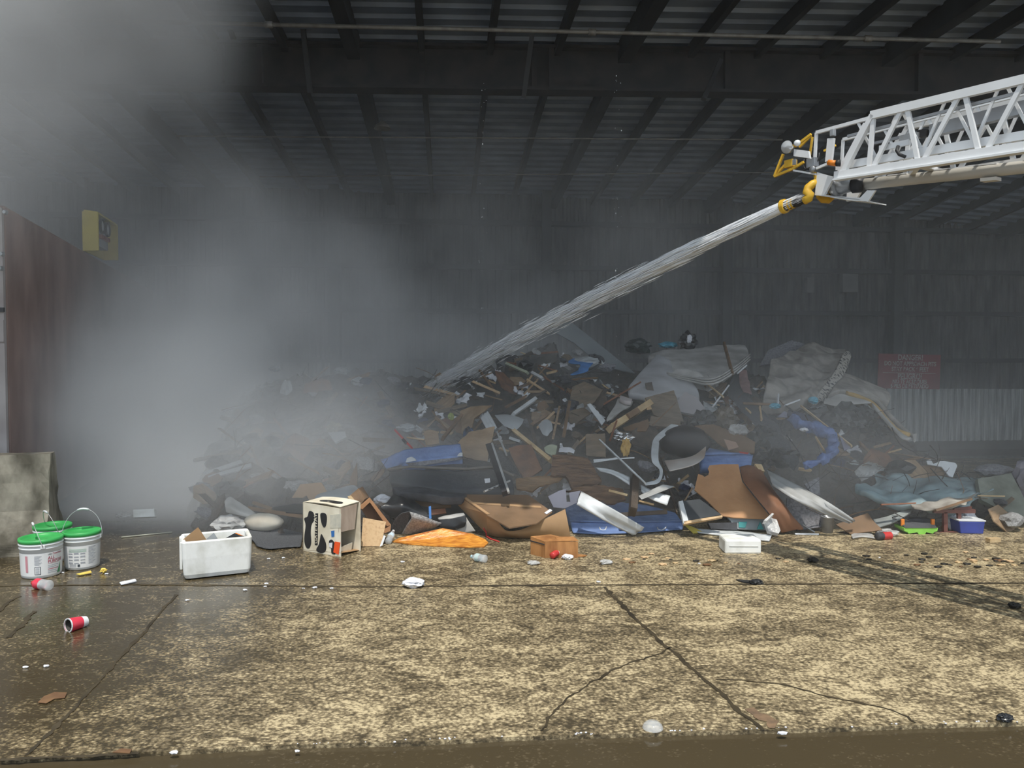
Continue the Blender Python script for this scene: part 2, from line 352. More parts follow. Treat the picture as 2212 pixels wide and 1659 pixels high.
def blob_mb(c, r, seed, amp=0.3, fs=2.2, sub=3, flat=True, crease=0.0):
    bm = bmesh.new(); bmesh.ops.create_icosphere(bm, subdivisions=sub, radius=1.0); mb = MB(); r = Vector(r); c = Vector(c)
    for v in bm.verts:
        d = 1 + amp * fbm(v.co, fs, seed)
        if crease: d -= crease * abs(mnoise.noise(v.co * fs * 2.3 + Vector((seed, seed * 2.1, 0))))
        mb.v.append(c + Vector((v.co.x * r.x, v.co.y * r.y, v.co.z * r.z)) * d)
    for f in bm.faces: mb.f.append(tuple(v.index for v in f.verts))
    bm.free(); return mb
def blob(name, label, cat, mat, px, py, wpx, hpx, seed, off=0.15, amp=0.3, fs=2.2, crease=0.35, depth=0.8, group=None, smooth=False, ground=False, sub=3):
    c = gp(px, py + hpx / 2) if ground else sp(px, py, off); s = c.y / F
    r = (wpx * s / 2, wpx * s / 2 * depth, hpx * s / 2)
    if ground: c = c + Vector((0, r[1] * 0.3, r[2] * 0.92))
    else: c.z = max(c.z, r[2] * 0.8)
    return tag(ob(name, blob_mb(c, r, seed, amp, fs, sub, crease=crease), mat, smooth=smooth), label, cat, group)

# ------------------------------------------------------------------ the setting: floor, walls, roof
YAW = 0.035
def ydir(Y, X): return Y + YAW * X
FLOORM = concrete_floor('worn wet concrete', (0.055, 0.042, 0.022), (0.20, 0.155, 0.088), (0.58, 0.475, 0.29), 4.8)
EDGE = [(-14, 2.75), (-6, 2.92)] + [(gp(px, py).x, gp(px, py).y) for px, py in
        [(0, 1641), (150, 1632), (420, 1620), (640, 1608), (900, 1603), (1100, 1592), (1250, 1588), (1430, 1582), (1640, 1577), (1800, 1573), (1980, 1566), (2212, 1560)]] + [(6, 3.42), (14, 3.6)]
m = MB(); rows = []
for k, (x, y) in enumerate(EDGE):
    x2 = x * 2.2; rows.append([Vector((x, y, 0)), Vector((x, y + 1.2, 0)), Vector((x * 1.3, 7.5, 0)), Vector((x * 1.6, 13, -0.42)), Vector((x * 2, 22.5, -1.0))])
m.grid(rows); m.add([Vector((x, y, 0)) for x, y in EDGE] + [Vector((x, y, -0.03)) for x, y in EDGE], [(i, i + 1, i + 1 + len(EDGE), i + len(EDGE)) for i in range(len(EDGE) - 1)])
floor = struct('floor', m, FLOORM)
APR = concrete_floor('dark wet paving', (0.065, 0.05, 0.028), (0.125, 0.098, 0.06), (0.19, 0.152, 0.095), 2.6)
APR.node_tree.nodes['Principled BSDF'].inputs['Specular IOR Level'].default_value = 0.35
m = MB().add([(-30, -25, -0.018), (30, -25, -0.018), (30, 3.9, -0.018), (-30, 3.9, -0.018)], [(0, 1, 2, 3)])
apron = struct('floor_apron', m, APR)
def crack(name, px, wd, mat=JOINT, jit=0.008, z=0.0025):
    P = [gp(*p) for p in px]; pts = []
    for a, b in zip(P, P[1:]):
        k = max(2, int((b - a).length / 0.025))
        pts += [a.lerp(b, i / k) for i in range(k)]
    pts.append(P[-1]); L, Q = [], []
    for i, p in enumerate(pts):
        d = (pts[min(i + 1, len(pts) - 1)] - pts[max(i - 1, 0)]).normalized(); n = Vector((-d.y, d.x, 0))
        ww = wd * (0.5 + 1.8 * abs(mnoise.noise(p * 13))); p = p + n * (mnoise.noise(p * 6) * jit + mnoise.noise(p * 24) * jit * .5) + Vector((0, 0, z))
        L.append(p + n * ww / 2); Q.append(p - n * ww / 2)
    struct(name, MB().grid([L, Q]), mat, floor)
crack('joint', [(380, 1285), (300, 1378), (215, 1470), (120, 1572), (58, 1632)], 0.020, jit=0.012)
crack('joint', [(1305, 1268), (1380, 1345), (1460, 1415), (1540, 1482), (1600, 1540), (1648, 1578)], 0.026, jit=0.012)
crack('joint', [(-60, 1266), (300, 1263), (800, 1268), (1300, 1264), (1800, 1262), (2300, 1259)], 0.028, M('joint silt', (0.085, 0.066, 0.038), (0.03, 0.023, 0.014), 3), 0.01)
crack('crack', [(1452, 1399), (1395, 1420), (1320, 1450), (1240, 1498), (1195, 1535), (1168, 1580)], 0.013, jit=0.03)
crack('crack', [(1545, 1466), (1600, 1468), (1690, 1480), (1750, 1494), (1850, 1516), (1920, 1535), (1978, 1562)], 0.013, jit=0.03)
crack('gouge', [(75, 1320), (50, 1345), (18, 1378)], 0.03, jit=0.02)
crack('gouge', [(42, 1288), (22, 1300), (-10, 1330)], 0.03, jit=0.02)
crack('gouge', [(0, 1643), (130, 1636), (300, 1628)], 0.022, z=0.003)
crack('gouge', [(1617, 1531), (1660, 1560), (1666, 1574)], 0.045, M('brown grit', (0.22, 0.14, 0.08), (0.12, 0.08, 0.05), 20, 0.9), 0.03)

# back wall of corrugated sheet, girts, columns, bare panel and the concrete push wall below
def wy(X): return 20.3 + 0.10 * X                     # the wall runs slightly away
WX0, WX1 = -19.0, 19.0
def zroof(X, Y): return 6.62 - 0.085 * max(0, Y - 12.2) - 0.065 * max(0, X - 5) * min(1, max(0, (Y - 12) / 8))
def corr(x0, x1, z0, z1f, pitch, dep, off):
    m = MB(); top, bot = [], []; n = int((x1 - x0) / pitch)
    for i in range(n):
        for fx, fd in ((0, 0), (0.32, 0), (0.5, 1), (0.82, 1)):
            X = x0 + (i + fx) * pitch; Y = wy(X) - off - fd * dep
            bot.append(Vector((X, Y, z0))); top.append(Vector((X, Y, z1f(X, Y))))
    return m.grid([bot, top])
struct('wall_back', corr(WX0, WX1, -1.2, lambda X, Y: zroof(X, Y) + 0.1, 0.21, 0.035, 0.0), WALLC)
PX0 = 9.75
struct('wall_panel', corr(8.7, 18, -0.66, lambda X, Y: 0.80 - 0.008 * (X - 9), 0.20, 0.085, 0.50), WALLP)
m = MB().prism([(WX0, wy(WX0) - 0.35, -1.1), (WX1, wy(WX1) - 0.35, -1.1), (WX1, wy(WX1) - 0.35, -0.62), (WX0, wy(WX0) - 0.35, -0.62)], (0, 0.5, 0)); struct('wall_base', m, INNERC)
k = 0
for z in (5.15, 4.0, 2.85, 1.55):
    k += 1; m = MB(); m.bar((WX0, wy(WX0) - 0.16, z), (WX1, wy(WX1) - 0.16, z), 0.2, 0.12); struct('trim_%d' % k, m, PURL)
for X in (-10.5, -4.5, 0.9, 5.75, 10.55, 15.5):
    k += 1; m = MB(); Y = wy(X) - 0.3; m.bar((X, Y, -1), (X, Y, zroof(X, Y)), 0.24, 0.3, (0, 1, 0)); struct('trim_%d' % k, m, PURL)
struct('wall_left_unseen', MB().box((-17.5, 14, 2.8), (1, 0, 0), (0, 1, 0), (0, 0, 1), 0.2, 15, 7.6), WALLC)  # unseen side wall, put in to limit the light reaching the bay
struct('wall_right_unseen', MB().box((17.5, 16, 2.8), (1, 0, 0), (0, 1, 0), (0, 0, 1), 0.2, 12, 7.6), WALLC)  # also out of view, added to cut light from this side

# roof: ribbed sheet, purlins running back, girder, pipe
REDGE = 4.36
m = MB(); rows = []; Y = REDGE
while Y < 21.5:
    for fy, fz in ((0, 0), (0.42, 0), (0.5, -0.055), (0.62, -0.055), (0.7, 0)):
        yy = Y + fy * 0.36
        rows.append([Vector((X, yy + YAW * X, zroof(X, yy) + fz)) for X in (-19, -8, 0, 5, 9, 13, 19)])
    Y += 0.36
m.grid(rows); m.grid([[p + Vector((0, 0, 0.18)) for p in r] for r in rows[::5]]); struct('ceiling', m, DECK)
for i in range(-13, 16):
    X0 = i * 1.06 - 0.35; big = i % 4 == 2
    pts = []
    for Y in (REDGE, 12.2, 16, 21.4):
        X = X0 - 0.085 * (Y - 12.2); pts.append(Vector((X, Y + YAW * X, zroof(X, Y) - (0.19 if big else 0.15))))
    m = MB()
    for a, b in zip(pts, pts[1:]): m.bar(a, b, 0.2 if big else 0.09, 0.32 if big else 0.2)
    k += 1; struct('trim_%d' % k, m, PURL)
m = MB(); za, zb = 5.80, 6.50
for z0, z1, t in ((za, za + 0.05, 0.3), (za + 0.05, zb - 0.05, 0.04), (zb - 0.05, zb, 0.3)):
    m.bar((-19, 12.2 - 19 * YAW, (z0 + z1) / 2), (19, 12.2 + 19 * YAW, (z0 + z1) / 2), t, z1 - z0)
for X in (-9, -7, -4.5, -3.9, -1.4, 0.35, 0.62, 3.4, 6.5, 9, 12):
    m.bar((X, 12.14 + YAW * X, za), (X, 12.14 + YAW * X, zb), 0.08, 0.14, (0, 1, 0))
struct('trim_90', m, GIRD)
for a, b in (((1131, 212), (1150, 70)), ((670, 200), (648, 0)), ((1557, 130), (1520, 215)), ((505, 85), (475, 0))):
    k += 1; m = MB(); m.bar(at(*a, 11.95), at(*b, 11.6), 0.07, 0.07, (0, 1, 0)); struct('trim_%d' % k, m, PURL)
p, q = at(-160, 36, 10.35), at(2160, 90, 11.1)
t = empty('sprinkler_pipe', q, 'long pale steel pipe running under the front roof beams', 'pipe')
ob('pipe', MB().tube([p, q], 0.028, 10), GALV, t, True)
for px in (545, 1240, 1857):
    s = (px + 160) / 2320; c = p.lerp(q, s); ob('coupling', MB().tube([c - (q - p).normalized() * 0.05, c + (q - p).normalized() * 0.05], 0.045, 10), GALV, t, True)
for nm, a, b, Y, lab in (('conduit', (380, 294), (1690, 302), 13.9, 'thin light conduit hung below the roof behind the girder'),
                         ('conduit', (560, 382), (1720, 372), 16.4, 'thin lower conduit by the top of the back wall')):
    tag(ob(nm, MB().tube([at(*a, Y), at(*b, Y + 0.5)], 0.014, 8), GALV, None, True), lab, 'pipe')
b = at(826, 278, 14.6); t = tag(ob('ceiling_lamp', MB().lathe((b.x, b.y, b.z), [(0.02, 0.16), (0.05, 0.12), (0.13, 0.06), (0.16, 0.0), (0.15, 0.0), (0.04, 0.1)], 20), GALV, None, True), 'small round dusty lamp hung under the rear roof', 'lamp')
c = Vector((7.2, wy(7.2) - 0.3, 3.62)); c = at(1833, 612, wy(8.7) - 0.25)
tag(ob('wall_cabinet', MB().box(c, (1, 0.1, 0), (-0.1, 1, 0), (0, 0, 1), 0.44, 0.2, 0.5), M('faded grey box', (0.22, 0.22, 0.22), (0.17, 0.17, 0.17), 4), bev=0.01), 'faded square grey box fixed high on the back wall', 'box')
c = at(1748, 616, wy(7.6) - 0.25)
tag(ob('wall_cabinet', MB().box(c, (1, 0.1, 0), (-0.1, 1, 0), (0, 0, 1), 0.2, 0.15, 0.4), MATS['faded grey box'], bev=0.01), 'narrow dim grey box on the back wall beside the square one', 'box')

# danger sign on the back wall
sy = wy(10.3) - 0.52; P = [at(1897, 763, sy - 0.07), at(2031, 766, sy + 0.07), at(2029, 843, sy + 0.07), at(1897, 838, sy - 0.07)]
uu = (P[1] - P[0]).normalized(); vv = Vector((0, 0, 1)); vv = (vv - uu * vv.dot(uu)).normalized(); nn = uu.cross(vv)
org = (P[0] + P[1] + P[2] + P[3]) / 4
t = empty('danger_sign', P[3], 'dusty red bilingual warning sign with worn white lettering', 'sign')
W, H = (P[1] - P[0]).length, (P[0] - P[3]).length
ob('board', MB().box(org, uu, vv, nn, W, H, 0.02), SIGNR, t)
for tx, fy, sz in (('DANGER!', 0.33, 0.21), ('DO NOT APPROACH PITS', 0.17, 0.16), ('STAY BACK 6 FEET', 0.01, 0.16), ('PELIGRO!', -0.215, 0.21), ('NO TE ACERQUES', -0.345, 0.15), ('6 PIES DE RETIRADO', -0.475, 0.15)):
    ob('lettering', text_mb(tx, sz * H / 0.95, org + vv * fy * H + uu * 0.02, uu * 0.80, vv, 0.014, bold=0.0055), SIGNT, t)
ob('rule', MB().box(org - vv * 0.045 * H + nn * 0.012, uu, vv, nn, W * 0.85, 0.014, 0.004), SIGNT, t)

# steel push wall on the near side of the bay, with the yellow gauge box on its top edge
WD = Vector((-0.315, 1, 0)).normalized(); WN = Vector((WD.y, -WD.x, 0)); WA = Vector((-4.53, 6.87, 0)); WT = 2.975
m = MB(); a = WA; b = WA + WD * 9
m.prism([a, b, b - WN * 2.4, a - Vector((2.6, -0.05, 0))], (0, 0, WT - 0.005))
struct('wall_push', m, PUSHW, bev=0.02)
m = MB().prism([a + Vector((0.004, -0.02, 0)), a + Vector((-2.6, 0.03, 0)), a + Vector((-2.6, 0.03, WT - 0.05)), a + Vector((-0.1, -0.02, WT + 0.02)), a + Vector((0.004, -0.02, WT - 0.04))], (0, -0.03, 0))
pe = struct('wall_plate', m, PUSHE)
for px, py in ((13, 459), (6, 549), (4, 580)):
    c = at(px, py, 6.81); struct('bolt', MB().lathe(c, [(0.0, 0.03), (0.015, 0.03), (0.022, 0.0)], 12, (0, -1, 0)), STEEL, pe)
for py, py2 in ((664, 674), (690, 740)):
    c = at(3, (py + py2) / 2, 6.81); struct('bracket', MB().box(c, (1, 0, 0), (0, 0, 1), (0, -1, 0), 0.05, (py2 - py) / F * 6.4, 0.02), DSTEEL if py == 664 else PUSHE, pe)
def onwall(px, py, off=0.0):
    return onplane(px, py, WA + WN * off, WN)
zt = WT
wp0 = onplane(182, 540, WA + WN * 0.0, WN); wp1 = onplane(236, 560, WA + WN * 0.0, WN)
L = 0.95; c0 = Vector((wp0.x, wp0.y, 0)) ; hgt = 0.62
t = empty('gauge_box', (c0.x, c0.y, WT), 'yellow open fronted metal box with gauges on the steel wall top', 'gauge box')
A = c0 + Vector((0, 0, WT)); e = WD; wdir = -WN
FX = Vector((1, 0.0, 0))
bl, br = at(180, 541, A.y), at(210, 561, A.y + 0.02); bl.z = WT; 
BW = 0.20
B0 = A + Vector((0, 0, 0)); B1 = B0 + Vector((0.19, -0.02, 0)); B2 = B1 + WD * 0.95 + WN * 0.06
m = MB(); m.prism([B0, B1, B1 + Vector((0, 0, 0.47)), B0 + Vector((0, 0, 0.50))], (0.0, 0.02, 0)); ob('front_plate', m, YELBOX, t)
up = Vector((0, 0, 1)); D = B2 - B1; dn = D.normalized(); sd = Vector((dn.y, -dn.x, 0))
m = MB(); m.prism([B0, B0 + D, B0 + D + up * 0.5, B0 + up * 0.5], (-0.02, 0, 0)); ob('back_plate', m, YELBOX, t)
m = MB(); m.prism([B0 + up * 0.5, B1 + up * 0.47, B2 + up * 0.47, B0 + D + up * 0.5], (0, 0, 0.02)); ob('top_plate', m, YELBOX, t)
m = MB(); m.prism([B0 + D, B2, B2 + up * 0.47, B0 + D + up * 0.5], (-0.003, 0.02, 0)); ob('end_plate', m, YELBOX, t)
GC = M('gauge body grey', (0.40, 0.41, 0.42), (0.34, 0.35, 0.36), 4, 0.5)
ob('instrument', MB().box(B0 + D * 0.42 + sd * 0.07 + up * 0.26, dn, sd, up, 0.46, 0.10, 0.34), GC, t)
for s in (0.28, 0.55):
    c = B0 + D * s + sd * 0.13 + up * 0.36
    g = ob('gauge', MB().lathe(c, [(0.0, 0.012), (0.075, 0.012), (0.085, 0.03), (0.1, 0.03), (0.1, 0.0)], 24, sd), RUBBER, t)
    ob('dial', MB().lathe(c + sd * 0.016, [(0.0, 0.0), (0.074, 0.0)], 24, sd), WHITEP, g)
for s in (0.25, 0.36, 0.47, 0.58):
    ob('valve', MB().box(B0 + D * s + sd * 0.14 + up * 0.22, dn, sd, up, 0.06, 0.04, 0.05), M('faded red', (0.35, 0.12, 0.1), (0.3, 0.1, 0.09)), t)

# concrete jersey barrier
gA = gp(160, 1168); gB = gp(-60, 1262)
bd = Vector((-0.955, -0.30, 0)).normalized(); bn = Vector((-bd.y, bd.x, 0))
if bn.y > 0: bn = -bn
prof = [(0.30, 0.0), (0.30, 0.10), (0.14, 0.34), (0.085, 0.80), (-0.085, 0.80), (-0.14, 0.34), (-0.30, 0.10), (-0.30, 0.0)]
end = Vector((gp(152, 1172).x - 0.06, 6.48, 0)) ; m = MB(); rows = []
NB = 30
for i in range(NB + 1):
    r = []
    for k2 in range(len(prof) - 1):
        for s in range(6):
            u0, v0 = prof[k2]; u1, v1 = prof[k2 + 1]; u = lerp(u0, u1, s / 6); v = lerp(v0, v1, s / 6)
            p = end + bd * (i * 0.07) + bn * u + Vector((0, 0, v)); d = fbm(p, 7, 3) * 0.022
            r.append(p + bn * (d if u > 0 else -d) + Vector((0, 0, (fbm(p, 5, 9) * 0.012) if v > 0.78 else 0)) + bd * (0.02 * fbm(p, 5, 4) if i == 0 else 0))
    r.append(end + bd * (i * 0.07) + bn * prof[-1][0]); rows.append(r)
m.grid(rows); n0 = len(rows[0]); m.f.append(tuple(range(n0)))
tag(ob('jersey_barrier', m, BARR, smooth=False, bev=0.0), 'rough weathered concrete traffic barrier standing behind the pails', 'barrier')

# ------------------------------------------------------------------ the aerial ladder with its monitor and water jet
LT = Vector((1.98, 5.5, 0)); LU = Vector((0.84, -1.29, 0)); LL = LU.length; LU.normalize(); LN = Vector((-LU.y, LU.x, 0))
LN = Vector((0.838, 0.545, 0))
def sfrom(px, wd=0.0):
    k = (px - CX) / F; o = LT + LN * wd
    return (k * o.y - o.x) / (LU.x - k * LU.y)
def lp(px, py, wd=0.0):                      # a point of the ladder plane wd across from the near side
    d = ray(px, py); o = LT + LN * wd
    t = (o - O).dot(LN) / d.dot(LN); return O + d * t
def ls(s, wd, z): return LT + LU * s + LN * wd + Vector((0, 0, z))
LWID = 0.42
lad = empty('aerial_ladder', lp(1767, 422), 'white trussed fire engine aerial ladder reaching in under the roof with a water monitor', 'ladder')
zb0, zb1 = lp(1799, 381).z, lp(2212, 317).z; s0, s1 = sfrom(1799), sfrom(2212)
zt0, zt1 = lp(1877, 251).z, lp(2212, 172).z; st0 = sfrom(1877)
SE = 4.2
def zbot(s): return lerp(zb0, zb1, (s - s0) / (s1 - s0))
def ztop(s): return lerp(zt0, zt1, (s - st0) / (s1 - st0))
for wd, nm in ((0.0, 'near'), (LWID, 'far')):
    sA = s0 if not wd else s0 - 0.02
    ob('bottom_rail', MB().bar(ls(sA, wd, zbot(sA)), ls(SE, wd, zbot(SE)), 0.04, 0.05), LADW, lad)
    ob('bottom_flange', MB().bar(ls(sA, wd - 0.005, zbot(sA) - 0.03), ls(SE, wd - 0.005, zbot(SE) - 0.03), 0.06, 0.012), LADW, lad)
    ob('top_rail', MB().bar(ls(st0 - 0.01, wd, ztop(st0)), ls(SE, wd, ztop(SE)), 0.035, 0.05), LADW, lad)
    m = MB(); m.bar(ls(st0, wd, ztop(st0)), ls(sfrom(1813), wd, zbot(sfrom(1813))), 0.035, 0.032); ob('end_post', m, LADW, lad)
    m = MB(); m.bar(ls(st0 - 0.07, wd + 0.04, ztop(st0) - 0.03), ls(sfrom(1813) - 0.06, wd + 0.04, zbot(s0)), 0.03, 0.028); ob('end_post', m, LADW, lad)
    nodes = [(1879, 1870), (1940, 1877), (1950, 1976), (2062, 1985), (2073, 2106), (2200, 2120)]
    per = sfrom(2106) - sfrom(1976)
    L2 = [(sfrom(a), sfrom(b)) for a, b in nodes]
    k2 = 0
    while L2[-1][0] < SE - 0.4:
        a, b = L2[-2]; L2 += [(a + per * 1.02, b + per * 1.02), (L2[-1][0] + per * 1.02, L2[-1][1] + per * 1.02)]
        k2 += 1
        if k2 > 8: break
    for a, b in L2:
        if max(a, b) < SE: ob('diagonal', MB().bar(ls(a, wd, ztop(a)), ls(b, wd, zbot(b)), 0.02, 0.026), LADW, lad)
    # inner fly section nested inside
    wi = 0.055 if not wd else LWID - 0.055
    ft = lambda s: lerp(lp(1755, 289, 0.055).z, lp(1857, 259, 0.055).z, (s - sfrom(1755, 0.055)) / (sfrom(1857, 0.055) - sfrom(1755, 0.055)))
    fs0 = sfrom(1757, 0.055)
    zft = lambda s: ft(fs0) - 0.01 * (s - fs0)
    ob('fly_top_rail', MB().bar(ls(fs0, wi, zft(fs0)), ls(SE, wi, zft(SE)), 0.022, 0.022), LADW, lad)
    ob('fly_middle_rail', MB().bar(ls(s0 + 0.05, wi, zft(0) - 0.085), ls(SE, wi, zft(SE) - 0.085), 0.016, 0.018), LADG, lad)
    ob('fly_bottom_rail', MB().bar(ls(s0 - 0.03, wi, zbot(s0) + 0.075), ls(SE, wi, zbot(SE) + 0.075), 0.022, 0.05), LADW, lad)
    m = MB(); ob('fly_post', m.bar(ls(fs0, wi, zft(fs0)), ls(fs0 - 0.01, wi, lp(1752, 346, 0.055).z), 0.016, 0.018), LADW, lad)
    s = s0 + 0.12; up2 = True
    while s < SE - 0.2:
        a, b = (s, s + 0.13)
        ob('fly_diagonal', MB().bar(ls(a if up2 else b, wi, zft(a)), ls(b if up2 else a, wi, zbot(a) + 0.09), 0.012, 0.016), LADW, lad); up2 = not up2; s += 0.15
s = s0 + 0.06
while s < SE:
    ob('rung', MB().tube([ls(s, 0.05, zbot(s) + 0.08), ls(s, LWID - 0.05, zbot(s) + 0.08)], 0.012, 8), LADW, lad, True); s += 0.16
for s in (s0 + 0.55, s0 + 1.3, s0 + 2.1, s0 + 2.9):
    ob('cross_brace', MB().bar(ls(s, 0, zbot(s) - 0.01), ls(s, LWID, zbot(s) - 0.01), 0.04, 0.02), LADW, lad)
    ob('cross_brace', MB().bar(ls(s, 0.02, zbot(s) - 0.02), ls(s - 0.3, LWID - 0.02, zbot(s) - 0.02), 0.03, 0.015), LADW, lad)
a, b = sfrom(2002, 0.2), SE
ob('cable_tray', MB().bar(ls(a, 0.2, lp(2002, 286, 0.2).z), ls(b, 0.2, lp(2002, 286, 0.2).z + 0.02), 0.05, 0.075), LADG, lad)
ob('cable_chain', MB().bar(lp(1984, 290, 0.18), lp(2004, 287, 0.18), 0.04, 0.045), RUBBER, lad)
ob('chain_bracket', MB().bar(lp(1945, 300, 0.16), lp(1986, 292, 0.16), 0.03, 0.035), STEEL, lad)
ob('side_bracket', MB().bar(lp(1900, 321, 0.03), lp(1964, 307, 0.03), 0.015, 0.035), LADW, lad)
ob('hose_loop', MB().tube([lp(1940, 316, 0.02), lp(1937, 325, 0.0), lp(1943, 334, -0.01), lp(1956, 339, 0.02)], 0.011, 8), RUBBER, lad, True)
# head plate and lower box
hp = [lp(1765, 372), lp(1800, 382), lp(1797, 390), lp(1780, 421), lp(1760, 422)]
ob('head_plate', MB().prism(hp, LN * 0.02), LADW, lad)
hp2 = [p + LN * 0.36 for p in hp]; ob('head_plate', MB().prism(hp2, LN * 0.02), LADW, lad)
fl = [lp(1760, 421), lp(1846, 434), lp(1875, 435), lp(1891, 411), lp(1873, 411), lp(1858, 427)]
ob('guard_skirt', MB().prism(fl, LN * 0.015), LADW, lad)
ob('guard_floor', MB().prism([lp(1760, 421), lp(1858, 433), lp(1858, 433) + LN * 0.3, lp(1760, 421) + LN * 0.3], (0, 0, 0.008)), LADW, lad)
ob('elbow_joint', MB().tube([lp(1792, 405, 0.13), lp(1815, 402, 0.15), lp(1840, 398, 0.17)], [0.05, 0.058, 0.05], 16), STEEL, lad, True)
ob('flange', MB().tube([lp(1803, 404, 0.14), lp(1812, 402, 0.14)], 0.075, 20), STEEL, lad, True)
ob('coupling', MB().tube([lp(1842, 401, 0.17), lp(1868, 398, 0.19)], [0.052, 0.052], 16), DSTEEL, lad, True)
pa, pb = lp(1866, 398, 0.19), lp(2212, 361, 0.19); pd = (pb - pa).normalized()
ww = ob('waterway_pipe', MB().tube([pa, pa + pd * 4.0], 0.037, 20), PIPEW, lad, True)
for i in range(9):                                # white pieces for the reflective stripe along the top of the pipe
    c = pa + pd * (0.18 + i * 0.27) + Vector((0, 0, 0.037)) ; ob('stripe_piece', MB().bar(c, c + pd * 0.13, 0.045, 0.008), LADW, ww)
ob('pipe_foot', MB().box(lp(2140, 388, 0.19), pd, LN, (0, 0, 1), 0.09, 0.06, 0.02), PIPEW, lad)
# yellow monitor: swivel, goose neck, nozzle
ob('swivel', MB().tube([lp(1768, 423, 0.1), lp(1778, 429, 0.1), lp(1790, 430, 0.12), lp(1797, 425, 0.14)], [0.022, 0.032, 0.032, 0.024], 14), YELLOW, lad, True)
ob('goose_neck', MB().tube([lp(1764, 394, 0.02), lp(1755, 398, 0.0), lp(1746, 406, -0.02), lp(1743, 414, -0.03), lp(1750, 421, -0.03), lp(1748, 428, -0.03), lp(1738, 433, -0.03)], [0.026, 0.028, 0.030, 0.030, 0.029, 0.029, 0.03], 14), YELLOW, lad, True)
JS = lp(1690, 447, -0.04); jn = lp(1740, 431, -0.03); jd = (JS - jn).normalized()
L = (JS - jn).length
ob('nozzle', MB().lathe(jn, [(0.0, 0), (0.027, 0.0), (0.027, 0.25 * L), (0.033, 0.27 * L), (0.033, 0.45 * L), (0.028, 0.47 * L), (0.032, 0.7 * L), (0.038, 0.86 * L)], 20, jd), RUBBER, lad, True)
for f0, f1, r0 in ((0.50, 0.56, 0.036), (0.64, 0.70, 0.038)):
    ob('nozzle_ring', MB().lathe(jn, [(0.02, f0 * L), (r0, f0 * L), (r0, f1 * L), (0.02, f1 * L)], 20, jd), YELLOW, lad)
ob('nozzle_rim', MB().lathe(jn, [(0.034, 0.84 * L), (0.05, 0.85 * L), (0.052, 0.98 * L), (0.047, 1.02 * L), (0.038, 1.02 * L)], 24, jd), YELLOW, lad)
# tip cage, lamp, brackets
def bars(name, pts, wd, r, mat):
    for a, b in zip(pts, pts[1:]): ob(name, MB().bar(lp(*a, wd), lp(*b, wd), r, r), mat, lad)
bars('cage_bar', [(1752, 290), (1718, 316)], 0.03, 0.016, YELLOW)
bars('cage_bar', [(1692, 333), (1673, 381), (1714, 364), (1736, 350)], 0.03, 0.016, YELLOW)
bars('cage_bar', [(1673, 381), (1700, 352)], 0.10, 0.016, YELLOW)
bars('cage_bar', [(1752, 293), (1727, 318)], 0.2, 0.014, YELLOW)
bars('cage_bar', [(1747, 352), (1755, 296)], 0.12, 0.012, YELLOW)
bars('cage_bar', [(1714, 368), (1765, 377)], 0.02, 0.012, LADW)
bars('cage_bar', [(1805, 314), (1780, 326)], 0.35, 0.014, YELLOW)
bars('cage_bar', [(1760, 372), (1763, 395)], 0.06, 0.016, YELLOW)
ob('lamp_bracket', MB().prism([lp(1715, 322, -0.02), lp(1746, 326, -0.02), lp(1749, 342, -0.02), lp(1714, 337, -0.02)], LN * 0.02), LADW, lad)
c = lp(1703, 318, 0.0); ld = (c - lp(1722, 318, 0.0)).normalized(); ld = Vector((-0.75, -0.55, -0.1)).normalized()
lampo = ob('spotlight', MB().lathe(c - ld * 0.02, [(0.0, -0.035), (0.025, -0.03), (0.042, 0.0), (0.047, 0.03), (0.047, 0.04)], 24, ld), CHROME, lad, True)
ob('lamp_lens', MB().lathe(c - ld * 0.02, [(0.0, 0.052), (0.03, 0.048), (0.046, 0.038)], 24, ld), LENS, lampo, True)
ob('reflector_disc', MB().lathe(lp(1722, 309, -0.02), [(0.0, 0.012), (0.018, 0.010), (0.024, 0.0), (0.0, -0.004)], 20, (-0.4, -0.9, 0.1)), WHITEP, lad, True)
ob('control_box', MB().box(lp(1708, 354, 0.05), LU, LN, (0, 0, 1), 0.07, 0.06, 0.055), YELLOW, lad, bev=0.004)
ob('control_face', MB().box(lp(1716, 350, 0.015), LU, LN, (0, 0, 1), 0.025, 0.012, 0.04), STEEL, lad)
ob('junction_box', MB().box(lp(1755, 352, 0.04), LU, LN, (0, 0, 1), 0.07, 0.05, 0.065), LADG, lad, bev=0.004)
ob('cable', MB().tube([lp(1738, 344, 0.05), lp(1734, 354, 0.05), lp(1738, 364, 0.05), lp(1748, 366, 0.05), lp(1760, 358, 0.05), lp(1768, 345, 0.05), lp(1770, 330, 0.05)], 0.005, 6), RUBBER, lad, True)
ob('hinge_plate', MB().prism([lp(1787, 299, -0.01), lp(1801, 298, -0.01), lp(1796, 345, -0.01), lp(1782, 350, -0.01)], LN * 0.02), LADW, lad)
ob('latch', MB().box(lp(1799, 287, 0.0), LU, LN, (0, 0, 1), 0.03, 0.03, 0.045), STEEL, lad, bev=0.003)
ob('strut', MB().bar(lp(1764, 364, 0.0), lp(1792, 352, 0.0), 0.016, 0.016), LADW, lad)
ob('pulley', MB().lathe(lp(1756, 366, 0.0), [(0.0, 0.015), (0.02, 0.015), (0.024, 0.005), (0.02, -0.008), (0.0, -0.008)], 18, -LN), STEEL, lad, True)
bcn = ob('marker_lamp', MB().tube([lp(1790, 351, -0.03), lp(1806, 353, -0.03)], [0.019, 0.019], 14), ORANGE, lad, True)
ob('lamp_socket', MB().tube([lp(1806, 353, -0.03), lp(1815, 352, -0.02)], [0.02, 0.024], 14), RUBBER, lad, True)

